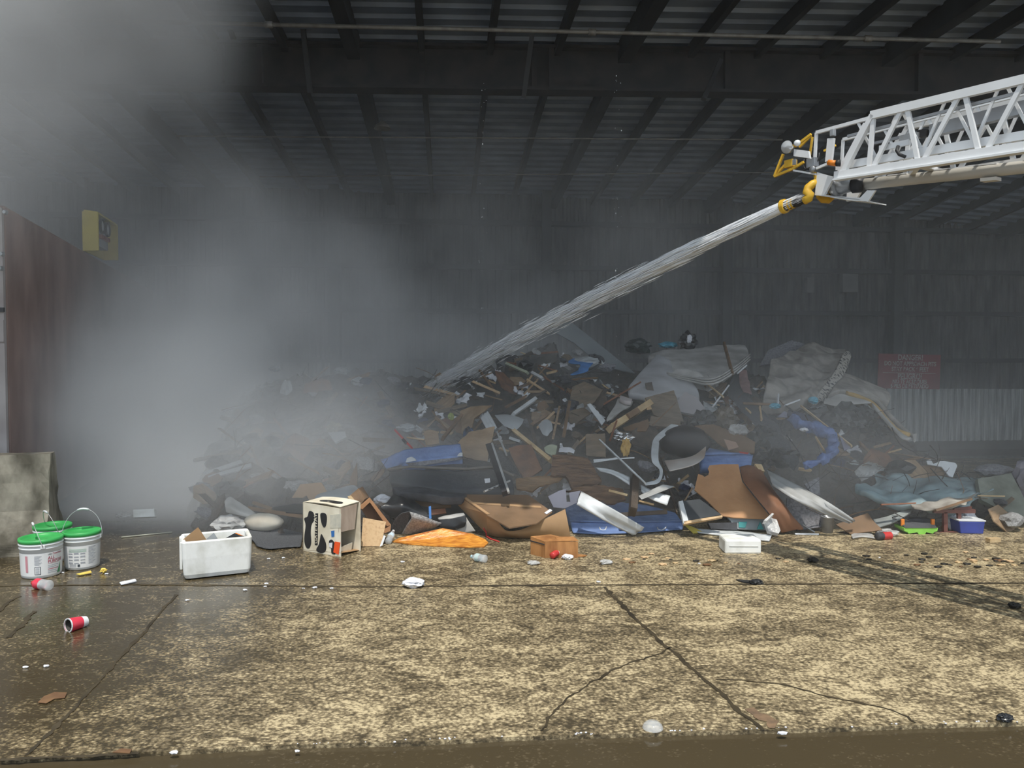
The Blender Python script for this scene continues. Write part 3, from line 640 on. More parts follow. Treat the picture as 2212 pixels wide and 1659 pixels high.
# water: long drops, thousands of them, opening out along a slightly sagging arc into the heap
JE = at(868, 872, 10.6)
def jet(t):
    p = JS.lerp(JE, t); p.z += 0.28 * t * (1 - t) * 1.2; return p
m = MB(); N = 30000
for i in range(N):
    t = R.random() ** 1.15; c = jet(t); d = (jet(min(t + 0.01, 1)) - jet(max(t - 0.01, 0))).normalized()
    u = d.orthogonal().normalized(); v = d.cross(u)
    rad = 0.036 + 0.070 * t ** 0.95; g = abs(R.gauss(0, 0.52)); g = g if t > 0.25 else min(g, 0.95 + t * 2.5)
    a = R.uniform(0, 6.283); c = c + (u * math.cos(a) + v * math.sin(a)) * rad * g - Vector((0, 0, 0.12 * t * g * R.random()))
    keep = 1.0 - 0.78 * t ** 1.2
    if R.random() > keep: continue
    ln = lerp(0.16, 0.05, t) * R.uniform(0.5, 1.4); th = lerp(0.0040, 0.0030, t) * R.uniform(0.4, 1.3)
    pts = [c - d * ln, c + u * th, c + v * th, c - u * th, c - v * th, c + d * ln]
    m.add(pts, [(0, 2, 1), (0, 3, 2), (0, 4, 3), (0, 1, 4), (5, 1, 2), (5, 2, 3), (5, 3, 4), (5, 4, 1)])
m.tube([jet(-0.004), jet(0.05), jet(0.15), jet(0.28)], [0.037, 0.034, 0.024, 0.004], 16)
tag(ob('water_jet', m, WATERJ), 'long white jet of water shooting from the ladder nozzle into the rubbish', 'water', kind='stuff')
m = MB()
for i in range(70):
    if i % 2: px, py = 1043 + R.gauss(0, 5), R.uniform(180, 800)
    else: px, py = 1333 + R.gauss(0, 5), R.uniform(120, 830)
    c = at(px, py, 8.0); r = R.choice((0.003, 0.003, 0.004, 0.006)) * R.uniform(0.6, 1.2)
    m.add([c + Vector(q) * r for q in ((0, 0, 1.6), (1, 0, 0), (0, 1, 0), (-1, 0, 0), (0, -1, 0), (0, 0, -1.6))], [(0, 1, 2), (0, 2, 3), (0, 3, 4), (0, 4, 1), (5, 2, 1), (5, 3, 2), (5, 4, 3), (5, 1, 4)])
tag(ob('falling_drops', m, WATERJ), 'tiny white water drops falling from the roof edge', 'water', kind='stuff')

# ------------------------------------------------------------------ things on the wet floor in front
def pail(px, py, label, rot, r1=0.146, hh=0.272, front=True, hrot=0.0, hup=0.14):
    c = gp(px, py); c.z = 0.001; r0 = r1 * 0.885
    t = empty('plaster_pail', c, label, 'pail', None)
    rr = lambda z: lerp(r0, r1 * 0.965, z / hh)
    ob('body', MB().lathe(c, [(0.0, 0.0), (r0 - 0.006, 0.0), (r0, 0.008), (rr(0.21), 0.21), (rr(0.21) + 0.004, 0.213), (rr(0.22) + 0.004, 0.219), (rr(0.22), 0.222), (rr(0.235), 0.235), (rr(0.235) + 0.006, 0.238), (rr(0.245) + 0.006, 0.245), (rr(0.25), 0.249), (rr(0.26), 0.262)], 48), PAIL, t, True)
    ob('lid', MB().lathe(c, [(0.0, 0.266), (r1 * 0.80, 0.264), (r1 * 0.86, 0.275), (r1 * 0.93, 0.285), (r1 * 1.0, 0.283), (r1 * 1.01, 0.268), (r1 * 0.985, 0.254), (r1 * 0.95, 0.252)], 48), GREEN, t, True)
    lb = MB().lathe(c, [(rr(0.02) + 0.0012, 0.02), (rr(0.185) + 0.0012, 0.185)], 48); lab = ob('label', lb, PAILW, t, True)
    toc = math.atan2(-c.y, -c.x)                      # the side that faces the forecourt
    def wrap(mb, z0):
        for p in mb.v:
            a = toc + rot + p.x / r1; z = z0 + p.y; k = rr(z) + 0.0028; p.x, p.y, p.z = c.x + k * math.cos(a), c.y + k * math.sin(a), z
        return mb
    def rect(x, y, wd, h, z0=0):
        m = MB(); n = max(1, int(wd / 0.02))
        m.grid([[Vector((x + wd * i / n, yy, 0)) for i in range(n + 1)] for yy in (y, y + h)]); return wrap(m, z0)
    def word(tx, x, y, s, mat): ob('lettering', wrap(text_mb(tx, s, (x, y, 0), (1, 0, 0), (0, 1, 0), 0, 'LEFT', 0.0004), 0), mat, lab)
    if front:
        word('USG', 0.028, 0.168, 0.014, INK); ob('emblem', wrap(text_mb('*', 0.03, (0.060, 0.158, 0), (1, 0, 0), (0, 1, 0), 0, 'LEFT', 0.001), 0), INKR, lab); word('SHEETROCK', 0.074, 0.168, 0.013, INKR)
        word('ALL', 0.026, 0.136, 0.032, INKR); word('PURPOSE', 0.026, 0.111, 0.030, INKR)
        ob('rule', rect(0.026, 0.105, 0.10, 0.002), INKR, lab)
        for i in range(5): ob('print', rect(0.026, 0.088 - i * 0.013, 0.085 - 0.02 * (i % 2), 0.004), (INKG, INKG, INKR, INKG, INKG)[i], lab)
        ob('print', rect(-0.135, 0.05, 0.02, 0.12), M('faded maroon', (0.62, 0.30, 0.34), (0.55, 0.25, 0.29)), lab)
        for i in range(9): ob('print', rect(-0.065, 0.165 - i * 0.008, 0.05 - 0.008 * (i % 3), 0.003), INKG, lab)
        fr = ob('symbol_frame', rect(-0.065, 0.032, 0.042, 0.058), INK, lab)
        ob('symbol_field', wrap(MB().add([(x, y, 0) for x, y in ((-0.061, 0.036), (-0.027, 0.036), (-0.027, 0.086), (-0.061, 0.086))], [(0, 1, 2, 3)]), 0), PAILW, fr).data.transform(Matrix.Translation((0, 0, 0)))
        for p in fr.children[0].data.vertices: 
            d = Vector((p.co.x, p.co.y, 0)).normalized(); p.co += d * 0.001
        for i in range(5):
            q = ob('print', rect(-0.057, 0.042 + i * 0.009, 0.026, 0.003), INKG, fr)
            for p in q.data.vertices: p.co += Vector((p.co.x, p.co.y, 0)).normalized() * 0.002
        g = MB().add([(0.10, 0.024, 0), (0.135, 0.024, 0), (0.135, 0.10, 0), (0.122, 0.07, 0)], [(0, 1, 2, 3)]); ob('green_corner', wrap(g, 0), INKGR, lab)
    else:
        for y in (0.160, 0.150, 0.142): ob('print', rect(-0.10, y, 0.13, 0.004), M('pale green print', (0.45, 0.60, 0.50), (0.4, 0.55, 0.45)), lab)
        for i in range(3):
            for j in range(4): ob('print', rect(-0.105 + i * 0.046, 0.125 - j * 0.024, 0.034, 0.008 + 0.004 * ((i + j) % 2)), INKG, lab)
        for j in range(15): ob('print', rect(0.045, 0.172 - j * 0.009, 0.06 - 0.01 * (j % 3), 0.004), INKG, lab)
        ob('symbol', rect(-0.035, 0.03, 0.018, 0.018), INK, lab)
        for j in range(3): ob('print', rect(-0.10, 0.046 - j * 0.008, 0.055, 0.003), INKG, lab)
    hx = Vector((math.cos(hrot), math.sin(hrot), 0)); lean = Vector((-hx.y, hx.x, 0))
    for s in (-1, 1): ob('handle_ear', MB().box(c + hx * s * r1 * 0.97 + Vector((0, 0, 0.232)), hx, lean, (0, 0, 1), 0.016, 0.03, 0.03), PAILW, t, bev=0.004)
    pts = [c + Vector((0, 0, 0.232)) + hx * (r1 + 0.008) * math.cos(a) + (Vector((0, 0, 1)) * hup + lean * 0.04) * math.sin(a) * 1.25 for a in [math.pi * i / 22 for i in range(23)]]
    hd = ob('handle', MB().tube(pts, 0.0024, 6), WIRE, t, True)
    ob('grip', MB().tube(pts[9:14], 0.008, 10), WHITEP, hd, True)
pail(90, 1241, 'white plaster pail with green lid, its front printed ALL PURPOSE', 0.12, hrot=2.2, hup=0.125)
pail(178, 1224, 'white plaster pail with green lid and small grey print, handle raised', 0.0, r1=0.133, hh=0.262, front=False, hrot=0.25, hup=0.165)
pail(115, 1209, 'green lidded white pail standing behind the other two by the barrier', 0.3, r1=0.137, front=False, hrot=2.4, hup=0.13)

# big polystyrene fish box with scraps inside
A = gp(393, 1257); e1 = (gp(546, 1240) - A); W1 = e1.length; e1.normalize(); e2 = Vector((-e1.y, e1.x, 0)); D1, H1, T1 = 0.31, 0.282, 0.03
t = empty('foam_box', A + e1 * W1 / 2 + e2 * D1 / 2, 'large open white polystyrene box with dirty sides on the wet floor', 'box'); z = Vector((0, 0, 1))
def rbox_profile(inset, zz, rad=0.03):
    pts = []; w0, d0 = W1 / 2 - inset, D1 / 2 - inset; c0 = A + e1 * W1 / 2 + e2 * D1 / 2
    for sx, sy, a0 in ((1, 1, 0), (-1, 1, 1), (-1, -1, 2), (1, -1, 3)):
        for k in range(5):
            a = (a0 + k / 4) * math.pi / 2; pts.append(c0 + e1 * (sx * (w0 - rad) + rad * math.cos(a)) + e2 * (sy * (d0 - rad) + rad * math.sin(a)) + z * zz)
    return pts
rings = [rbox_profile(0.045, 0.004), rbox_profile(0.022, 0.012), rbox_profile(0.012, 0.04), rbox_profile(0.004, 0.16), rbox_profile(0.0, H1 - 0.008), rbox_profile(0.006, H1), rbox_profile(T1 - 0.006, H1, 0.02), rbox_profile(T1, H1 - 0.008, 0.02), rbox_profile(T1 + 0.008, T1, 0.02)]
m = MB(); m.grid([r + [r[0]] for r in rings]); m.f.append(tuple(len(m.v) - 1 - i for i in range(20))); m.f.append(tuple(range(20)))
ob('body', m, FOAM, t, False, bev=0.0)
c = A + e2 * D1 * 0.55 - e1 * 0.001 + z * 0.17; ob('side_rib', MB().box(c, e2, z, e1, 0.05, 0.24, 0.02), FOAM, t, bev=0.006)
c = A + e2 * D1 * 0.25 - e1 * 0.001 + z * 0.17; ob('side_rib', MB().box(c, e2, z, e1, 0.025, 0.20, 0.014), FOAM, t, bev=0.005)
B = A + e2 * 0.10 + z * 0.26
def inbox(px, py, dd): return onplane(px, py, A + e2 * dd, e2)
tag(ob('cardboard_scrap', MB().prism([inbox(396, 1176, .1), inbox(395, 1166, .1), inbox(428, 1139, .1), inbox(446, 1166, .1), inbox(430, 1180, .1)], e2 * 0.006), CARD), 'tan cardboard corner poking up inside the big polystyrene box', 'cardboard')
tag(ob('plastic_scrap', MB().prism([inbox(444, 1166, .13), inbox(462, 1151, .13), inbox(470, 1163, .13), inbox(455, 1176, .13)], e2 * 0.01), LGREY), 'grey angled scrap lying inside the big polystyrene box', 'scrap')
bk = ob('magazine', MB().prism([inbox(486, 1163, .2), inbox(508, 1151, .24), inbox(532, 1160, .24), inbox(520, 1166, .2)], Vector((0, 0, -0.012))), BLACK)
tag(bk, 'dark magazine with an orange stripe in the big polystyrene box', 'magazine'); ob('stripe', MB().prism([inbox(505, 1155, .235) + z * .004, inbox(510, 1152, .24) + z * .004, inbox(528, 1160, .24) + z * .004, inbox(522, 1161, .235) + z * .004], (0, 0, 0.001)), ORANGE, bk)
tag(ob('conduit_rod', MB().tube([gp(262, 1162) + z * 0.006, gp(372, 1151) + z * 0.006], 0.006, 8), M('pale green rod', (0.55, 0.56, 0.45), (0.5, 0.5, 0.4)), None, True), 'thin pale rod on the floor behind the big polystyrene box', 'rod')

# cow patterned carton
A = gp(736, 1203); u1 = (gp(655, 1189) - A); W1 = u1.length; u1.normalize(); u2 = Vector((-u1.y, u1.x, 0))
if u2.y < 0: u2 = -u2
H1, D1 = 0.405, 0.23
t = empty('carton', A + u1 * W1 / 2 + u2 * D1 / 2, 'cream carton with black cow patches and an orange sticker, open at one side', 'carton')
fn = -u2
def fpt(px, py, d=0.0): return onplane(px, py, A - u2 * d, u2)
m = MB()
m.prism([A, A + u1 * W1, A + u1 * W1 + z * H1, A + z * (H1 - 0.012)], u2 * 0.006); ob('front_panel', m, CREAM, t)
m = MB(); m.prism([A + u1 * W1, A + u1 * W1 + u2 * D1, A + u1 * W1 + u2 * D1 + z * H1, A + u1 * W1 + z * H1], -u1 * 0.006); ob('end_panel', m, CREAM, t)
m = MB(); m.prism([A + u2 * D1 - u1 * .01, A + u1 * W1 + u2 * D1, A + u1 * W1 + u2 * D1 + z * H1, A + u2 * D1 + z * H1 - u1 * .01], -u2 * 0.006); ob('back_panel', m, CREAM, t)
m = MB(); m.grid([[A + u1 * W1 * i / 6 + u2 * D1 * j / 4 + z * (H1 + 0.012 * math.sin(math.pi * i / 6) + 0.01 * j / 4) for i in range(7)] for j in range(5)]); m.grid([[A + u1 * W1 * i / 6 + u2 * D1 * j / 4 + z * (H1 - 0.006 + 0.012 * math.sin(math.pi * i / 6) + 0.01 * j / 4) for i in range(7)] for j in range(5)]); tp = ob('top_panel', m, CREAM, t)
m = MB(); m.prism([A + z * (H1 - .01), A + u2 * (D1 - .03) + z * (H1 - .006), A + u2 * (D1 - .03) + z * 0.185 + u1 * .03, A + z * 0.195 + u1 * .02], u1 * 0.005); ob('side_flap', m, CREAMI, t)
m = MB(); m.prism([A + u1 * .06 + z * .005, A + u1 * .06 + u2 * D1 * .85 + z * .01, A + u1 * .05 + u2 * D1 * .85 + z * .07, A + u1 * .05 + z * .055], u1 * 0.01); ob('inner_board', m, CREAM, t)
m = MB(); m.prism([A + z * .03, A + u1 * W1 + z * .004, A + u1 * W1 + u2 * D1 + z * .004, A + u2 * D1 + z * .004], z * 0.004); ob('bottom_panel', m, CARD, t)
def cow(pts, mat=INKB, name='cow_patch', d=0.0025, par=None, smooth=True):
    P = [fpt(*p, d) for p in pts]
    if smooth:
        Q = []; n = len(P)
        for i in range(n):
            for k in range(4): Q.append(crom([P[i - 1], P[i], P[(i + 1) % n], P[(i + 2) % n]], (1 + k / 4) / 3))
        P = Q
    ob(name, MB().prism(P, u2 * 0.002), mat, par or t)
cow([(668, 1104), (677, 1108), (679, 1122), (673, 1133), (671, 1150), (672, 1172), (668, 1184), (661, 1182), (657, 1165), (660, 1135), (657, 1120), (664, 1116)])
cow([(692, 1110), (702, 1109), (706, 1118), (704, 1135), (699, 1139), (694, 1128)])
cow([(693, 1155), (697, 1158), (704, 1175), (703, 1190), (693, 1195), (683, 1188), (689, 1175)])
cow([(711, 1168), (717, 1166), (722, 1172), (727, 1178), (724, 1196), (716, 1195), (715, 1182), (711, 1178)])
cow([(681, 1109), (687, 1109), (686, 1178), (680, 1177)], INKB, 'lettering_strip', 0.0025, None, False)
P = fpt(685.2, 1175, 0.006); ob('lettering', text_mb('GATEWAY', 0.052, P, z, u1, 0.0, 'LEFT', 0.0), CREAM, t)
cow([(715, 1147), (722, 1146), (722, 1159), (716, 1160)], INKBL, 'small_label', 0.003, None, False)
cow([(723, 1170), (735, 1172), (731, 1198), (720, 1193)], STICKR, 'orange_sticker', 0.0045, None, False)
cow([(711, 1173), (718, 1172), (717, 1184), (711, 1181)], PAPER, 'paper_label', 0.0045, None, False)
cow([(713, 1112), (737, 1110), (736, 1140), (713, 1141)], M('greyed print', (0.50, 0.49, 0.42), (0.60, 0.57, 0.47), 30), 'print', 0.002, None, False)
m = MB(); c = A + u1 * W1 * 0.42 + u2 * D1 * 0.35 + z * (H1 + 0.017)
m.prism([c + u1 * 0.12 * math.cos(a) + u2 * 0.045 * math.sin(a) * (1 + .3 * math.cos(2 * a)) - z * 0.004 * abs(math.cos(a)) for a in [i * math.pi / 8 for i in range(16)]], z * 0.002); ob('cow_patch', m, INKB, tp)

# open wooden drawer box leaning behind it, particle board in front of it
t = empty('wooden_box', gp(812, 1180), 'open brown wooden box tipped on its corner beside the cow carton', 'box')
n0 = Vector((0.25, -0.95, 0.12)).normalized(); c0 = gp(800, 1180) + Vector((0, 0.10, 0.1))
def dq(px, py, d=0.0): return onplane(px, py, c0 + n0 * d, n0)
rim = [(779, 1096), (800, 1076), (845, 1134), (842, 1146), (826, 1152), (800, 1130)]
for a, b, c, d in (((776, 1097), (800, 1076), (801, 1083), (783, 1100)), ((800, 1076), (845, 1134), (836, 1137), (799, 1085)), ((845, 1134), (843, 1147), (824, 1155), (826, 1146))):
    ob('side', MB().prism([dq(*a), dq(*b), dq(*c), dq(*d)], -n0 * 0.12), CARD if False else M('box brown', (0.40, 0.21, 0.10), (0.32, 0.16, 0.075), 6), t)
ob('bottom', MB().prism([dq(779, 1098, -.11), dq(800, 1080, -.11), dq(841, 1140, -.11), dq(820, 1160, -.11)], -n0 * 0.01), M('box inside', (0.24, 0.13, 0.07), (0.15, 0.08, 0.04), 14, 0.7, 0, (1, 1, .3)), t)
n1_ = Vector((0.1, -0.93, 0.35)).normalized(); c1 = gp(803, 1181)
tag(ob('particle_board', MB().prism([onplane(px, py, c1, n1_) for px, py in ((784, 1118), (834, 1127), (823, 1180), (780, 1180))], -n1_ * 0.014), OSB), 'small upright particle board panel between cow carton and orange plywood', 'board')
tag(ob('trim_strip', MB().prism([onplane(px, py, c1 + Vector((0.02, -0.03, 0)), n1_) for px, py in ((829, 1156), (833, 1158), (826, 1178), (820, 1181))], -n1_ * 0.01), WHITEP), 'short white strip leaning at the particle board edge', 'strip')
wn = Vector((-0.3, -0.9, 0.3)); wc = gp(752, 1188) + Vector((0.05, 0.35, 0.2))
def wq(px, py, n=wn): return onplane(px, py, wc, n)
t = empty('drawer', wc - Vector((0, 0, .2)), 'tan wooden drawer corner under the grey sheet behind the cow carton', 'drawer')
ob('front', MB().prism([wq(733, 1093), wq(755, 1072), wq(776, 1096), wq(770, 1110), wq(740, 1110)], Vector((0.02, 0.05, 0)), ), M('drawer tan', (0.46, 0.28, 0.14), (0.38, 0.22, 0.1), 7), t)
ob('edge', MB().prism([wq(751, 1072), wq(758, 1070), wq(778, 1094), wq(774, 1098)], Vector((0, -0.012, 0))), WOODL, t)
ob('side', MB().prism([wq(756, 1070), wq(774, 1055), wq(788, 1078), wq(777, 1095)], Vector((0.02, 0.1, 0)), ), WOODM, t)
patch('grey_sheet', 'pale grey plastic sheet draped over the wooden drawer behind the cow carton', 'sheet', LGREY, [[(687, 1068, .5), (720, 1058, .45), (762, 1047, .4), (776, 1056, .4)], [(680, 1076, .55), (715, 1070, .55), (750, 1062, .55), (770, 1062, .5)], [(697, 1094, .6), (712, 1094, .62), (733, 1092, .62), (757, 1075, .6)]], th=0.01, amp=0.01)

# wet orange plywood, small soaked carton, floor foam, bottles and litter
P = [gp(*p, 0.01) for p in ((848, 1169), (862, 1162), (905, 1155))] + [gp(956, 1141, 0.10), gp(985, 1146, 0.08), gp(1020, 1153, 0.06), gp(1047, 1164, 0.03)] + [gp(*p, 0.012) for p in ((1055, 1172), (1046, 1180), (1010, 1181), (936, 1178), (890, 1175))]
tag(ob('plywood_sheet', MB().prism(P, (0, 0, -0.009)), PLYO), 'wet bright orange plywood sheet lying flat at the front of the heap', 'plywood')
A = gp(1176, 1205); u1 = Vector((1, 0.02, 0)).normalized(); u2 = Vector((-0.33, 0.94, 0)).normalized(); t = empty('carton', A + Vector((.1, .1, 0)), 'small soaked orange brown carton alone on the wet floor', 'carton')
W1 = gp(1248, 1203).x - A.x; H1 = 0.128; D1 = 0.30
z = Vector((0, 0, 1))
B_ = gp(1146, 1197) - A
ob('front_panel', MB().prism([A, A + u1 * W1, A + u1 * W1 + z * H1, A + z * H1], u2 * 0.005), CARDS, t)
ob('end_panel', MB().prism([A, A + B_, A + B_ + z * (H1 + .012), A + z * H1], u1 * 0.005), CARDS, t)
ob('top_panel', MB().prism([A + z * H1, A + u1 * W1 * .92 + z * (H1 + .006), A + u1 * W1 * .72 + B_ * 1.0 + u2 * .08 + z * (H1 + .012), A + B_ + z * (H1 + .014)], z * 0.005), CARDS, t)
ob('flap', MB().prism([A + u1 * W1 * .40 + z * (H1 + .004), A + u1 * W1 * 1.02 + z * (H1 + .004), A + u1 * W1 * 1.02 + u2 * .10 + z * (H1 + .016), A + u1 * W1 * .45 + u2 * .10 + z * (H1 + .016)], z * 0.005), CARDS, t)
ob('back_panel', MB().prism([A + u2 * .16, A + u2 * .16 + u1 * W1, A + u2 * .16 + u1 * W1 + z * H1, A + u2 * .16 + z * H1], u2 * 0.005), CARDS, t)
ob('loose_flap', MB().prism([gp(1246, 1197, .004), gp(1268, 1200, .004), gp(1262, 1203, .004), gp(1246, 1203, .004)], z * 0.004), CARDS, t)
ob('slot', MB().prism([A + B_ * 1.0 + z * (H1 - .012) - u2 * .003, A + z * (H1 - .016) - u2 * .003, A + z * (H1 - .024) - u2 * .003, A + B_ + z * (H1 - .022) - u2 * .003], -u1 * .003), DSTEEL, t)
A = gp(1562, 1196); e = gp(1640, 1196) - A; tb = ob('foam_box', MB().box(A + e / 2 + Vector((0.02, .11, .055)), (1, -0.03, 0), (0.03, 1, 0), (0, 0, 1), e.length * 1.0, 0.22, 0.118), FOAM, bev=0.014); tag(tb, 'small white polystyrene block half submerged near the ladder shadow', 'block')
ob('moulded_line', MB().box(A + e / 2 + Vector((0.02, -.001, .062)), (1, -0.03, 0), (0.03, 1, 0), (0, 0, 1), e.length * .8, 0.006, 0.006), M('foam groove', (0.6, 0.6, 0.57), (0.5, 0.5, .48)), tb)

def lay_bottle(name, label, p, q, r, body, capm, labm, wrapm=(0.35, 0.62)):
    p = Vector(p); q = Vector(q); ax = q - p; L = ax.length; t = empty(name, p, label, 'bottle')
    ob('body', MB().lathe(p, [(0.0, 0), (r * .8, .002), (r, L * .05), (r * .93, L * .3), (r, L * .36), (r, L * .66), (r * .8, L * .76), (r * .38, L * .88), (r * .38, L * .93)], 20, ax), body, t, True)
    ob('cap', MB().lathe(p, [(0.0, L), (r * .42, L), (r * .42, L * .92), (r * .42, L * .91)], 16, ax), capm, t, True)
    if labm: ob('label', MB().lathe(p, [(r * 1.015, L * wrapm[0]), (r * 1.015, L * wrapm[1])], 20, ax), labm, t, True)
up_ = lambda px, py, h: gp(px, py, 0) + Vector((0, 0, h))
lay_bottle('soda_bottle', 'clear soda bottle with red label and red cap lying before the pails', up_(108, 1276, .036), up_(71, 1268, .03), .036, BOTTLE, RED, REDL, (.45, .75))
lay_bottle('water_bottle', 'crushed clear bottle standing in water before the orange plywood', up_(1050, 1216, .03), up_(1018, 1210, .03), .032, BOTTLE, M('pale blue cap', (.5, .7, .75)), M('pale label', (.5, .62, .6), (.4, .5, .5)), (.4, .65))
lay_bottle('water_bottle', 'small crumpled clear bottle between particle board and orange plywood', up_(838, 1176, .02), up_(850, 1166, .08), .03, BOTTLE, WHITEP, M('pale blue film', (.55, .68, .78), (.45, .6, .7)), (.4, .6))
lay_bottle('drink_bottle', 'white bottle with a red label on the floor left of the green box'.replace('left of', 'before'), up_(1893, 1167, .036), up_(1926, 1164, .03), .034, DARKC, BLACK, RED, (.38, .9))
t = empty('paper_cup', gp(165, 1366), 'crushed red paper cup lying open mouthed on the floor', 'cup')
a, b = up_(148, 1364, .036), up_(186, 1352, .03)
ob('body', MB().lathe(a, [(.040, 0), (.041, .004), (.034, (b - a).length * .7), (.028, (b - a).length), (0, (b - a).length)], 24, b - a), REDL, t, True)
ob('rim', MB().lathe(a, [(.036, .004), (.042, .002), (.042, -.003), (.036, -.003)], 24, b - a), WHITEP, t)
ob('inside', MB().lathe(a, [(.039, .003), (0.02, .03), (0, .03)], 24, b - a), DIRT, t)
ob('white_band', MB().lathe(a, [(.0345, (b - a).length * .7), (.0285, (b - a).length * 1.0)], 24, b - a), PAPER, t)
blob('crumpled_paper', 'crumpled white paper bag on the wet floor before the heap', 'paper', PAPER, 893, 1259, 50, 22, 5, ground=True, crease=.5, amp=.35, fs=1.6)
blob('crumpled_paper', 'scrap of white paper stuck to the wet floor by the small orange carton', 'paper', PAPER, 1226, 1203, 26, 12, 8, ground=True, crease=.6)
lay_bottle('drink_can', 'crushed red and white can against the small orange carton', up_(1192, 1208, .026), up_(1213, 1200, .05), .026, RED, WHITEP, PAPER, (.5, .66))
blob('plastic_scrap', 'white film scrap floating beside the small orange carton', 'scrap', CLEAR, 1152, 1216, 30, 8, 9, ground=True, crease=.5)
blob('plastic_scrap', 'ragged clear film rising in the water before the blue mattress', 'scrap', CLEAR, 1310, 1214, 30, 10, 11, ground=True, crease=.7)
tag(ob('paper_wrapper', MB().prism([gp(258, 1259, .006), gp(292, 1252, .012), gp(295, 1256, .012), gp(262, 1264, .006)], (0, 0, .006)), PAPER), 'narrow white wrapper on the floor between pails and polystyrene box', 'wrapper')
blob('fruit_peel', 'yellow curled peel standing on the floor beside the pails', 'peel', YELP, 223, 1232, 16, 12, 3, ground=True, crease=.8)
tag(ob('fruit_peel', MB().prism([gp(165, 1241, .006), gp(196, 1234, .008), (gp(198, 1238, .008)), gp(172, 1243, .006)], (0, 0, .006)), YELP), 'flat yellow peel at the foot of the pails', 'peel')
tag(ob('dead_leaf', MB().prism([gp(*p, .004) for p in ((82, 1518), (95, 1505), (118, 1496), (145, 1497), (140, 1508), (118, 1510), (100, 1520))], (0, 0, .003)), LEAFB), 'torn brown leaf flattened on the floor by the floor joint', 'leaf')
tag(ob('dead_leaf', MB().prism([gp(*p, .004) for p in ((243, 1626), (262, 1618), (285, 1620), (280, 1628))], (0, 0, .003)), LEAFB), 'small brown leaf at the edge of the dark wet paving', 'leaf')
blob('wet_rag', 'black wet rag crumpled at the far end of the paving edge', 'rag', BLACK, 2174, 1551, 34, 20, 21, ground=True, crease=.6)
blob('wet_rag', 'dark sodden lump lying within the ladder shadow', 'rag', DIRT, 2193, 1308, 30, 14, 22, ground=True, crease=.6)
sh = blob('old_shoe', 'black sodden shoe lying on the floor before the polystyrene block', 'shoe', BLACK, 1634, 1257, 30, 11, 23, ground=True, crease=.3)
ob('sole', MB().prism([gp(*p, .004) for p in ((1590, 1253), (1612, 1254), (1650, 1262), (1640, 1263), (1604, 1258))], (0, 0, .006)), BLACK, sh)
blob('wet_rag', 'dark pointed scrap at the start of the ladder shadow', 'rag', DIRT, 1757, 1209, 26, 12, 24, ground=True, crease=.6)
tag(ob('wood_offcut', MB().box(gp(2150, 1173) + Vector((0, 0.03, .02)), (1, .2, 0), (-.2, 1, 0), (0, 0, 1), .11, .05, .035), WOODL), 'small clean yellow wood block before the blue tub', 'wood')
dome = MB().lathe(gp(1410, 1574, 0), [(0.045, .004), (.04, .018), (.025, .03), (0, .035)], 20); tag(ob('plastic_dome', dome, BOTTLE, None, True), 'clear plastic dome on the wet floor by the paving edge', 'dome')
LIT = []
for px, py in ((575, 1262), (573, 1268), (655, 1272), (680, 1271), (716, 1272), (530, 1276), (100, 1441), (376, 1629), (642, 1624), (230, 1241), (135, 1238), (55, 1443), (1690, 1587), (405, 1298), (1293, 1258), (870, 1215), (612, 1206), (580, 1208), (1510, 1218), (1900, 1205)):
    s = R.uniform(.006, .014); b = ob('litter_fleck', blob_mb(gp(px, py) + Vector((0, 0, s * .5)), (s * 1.6, s, s * .6), R.randint(0, 99), .4, 2, 1), PAPER)
    tag(b, 'tiny white fleck of paper litter on the wet floor', 'litter', 'white litter flecks on the wet floor')
for i in range(46):
    q = R.uniform(640, 2212); e = interp([(640, 1608), (900, 1603), (1100, 1592), (1250, 1588), (1430, 1582), (1640, 1577), (1800, 1573), (1980, 1566), (2212, 1560)], q)
    s = R.uniform(.002, .005); b = ob('foam_glint', blob_mb(gp(q, e - R.uniform(0, 5)) + Vector((0, 0, s * .6)), (s * 1.4, s, s * .8), 1, .2, 2, 1), PAPER)  # plain white flecks stand in for bright glints on the foam
    tag(b, 'tiny white foam fleck painted as a glint where water meets the paving edge', 'foam', 'foam glints along the paving edge')
for i in range(60):
    px, py = R.choice(((R.uniform(1850, 2212), R.gauss(1212, 9)), (R.uniform(1980, 2212), R.gauss(1215, 8)), (R.uniform(1330, 1700), R.gauss(1212, 6))))
    s = R.uniform(.008, .024); b = ob('mulch_chip', blob_mb(gp(px, py) + Vector((0, 0, s * .3)), (s * 1.7, s, s * .45), R.randint(0, 99), .4, 2, 1), R.choice((DIRT, DIRT, LEAFB, WOODL, OSB)))
    tag(b, 'small wet chip in the line of washed up debris', 'debris', 'washed up chips along the water line')

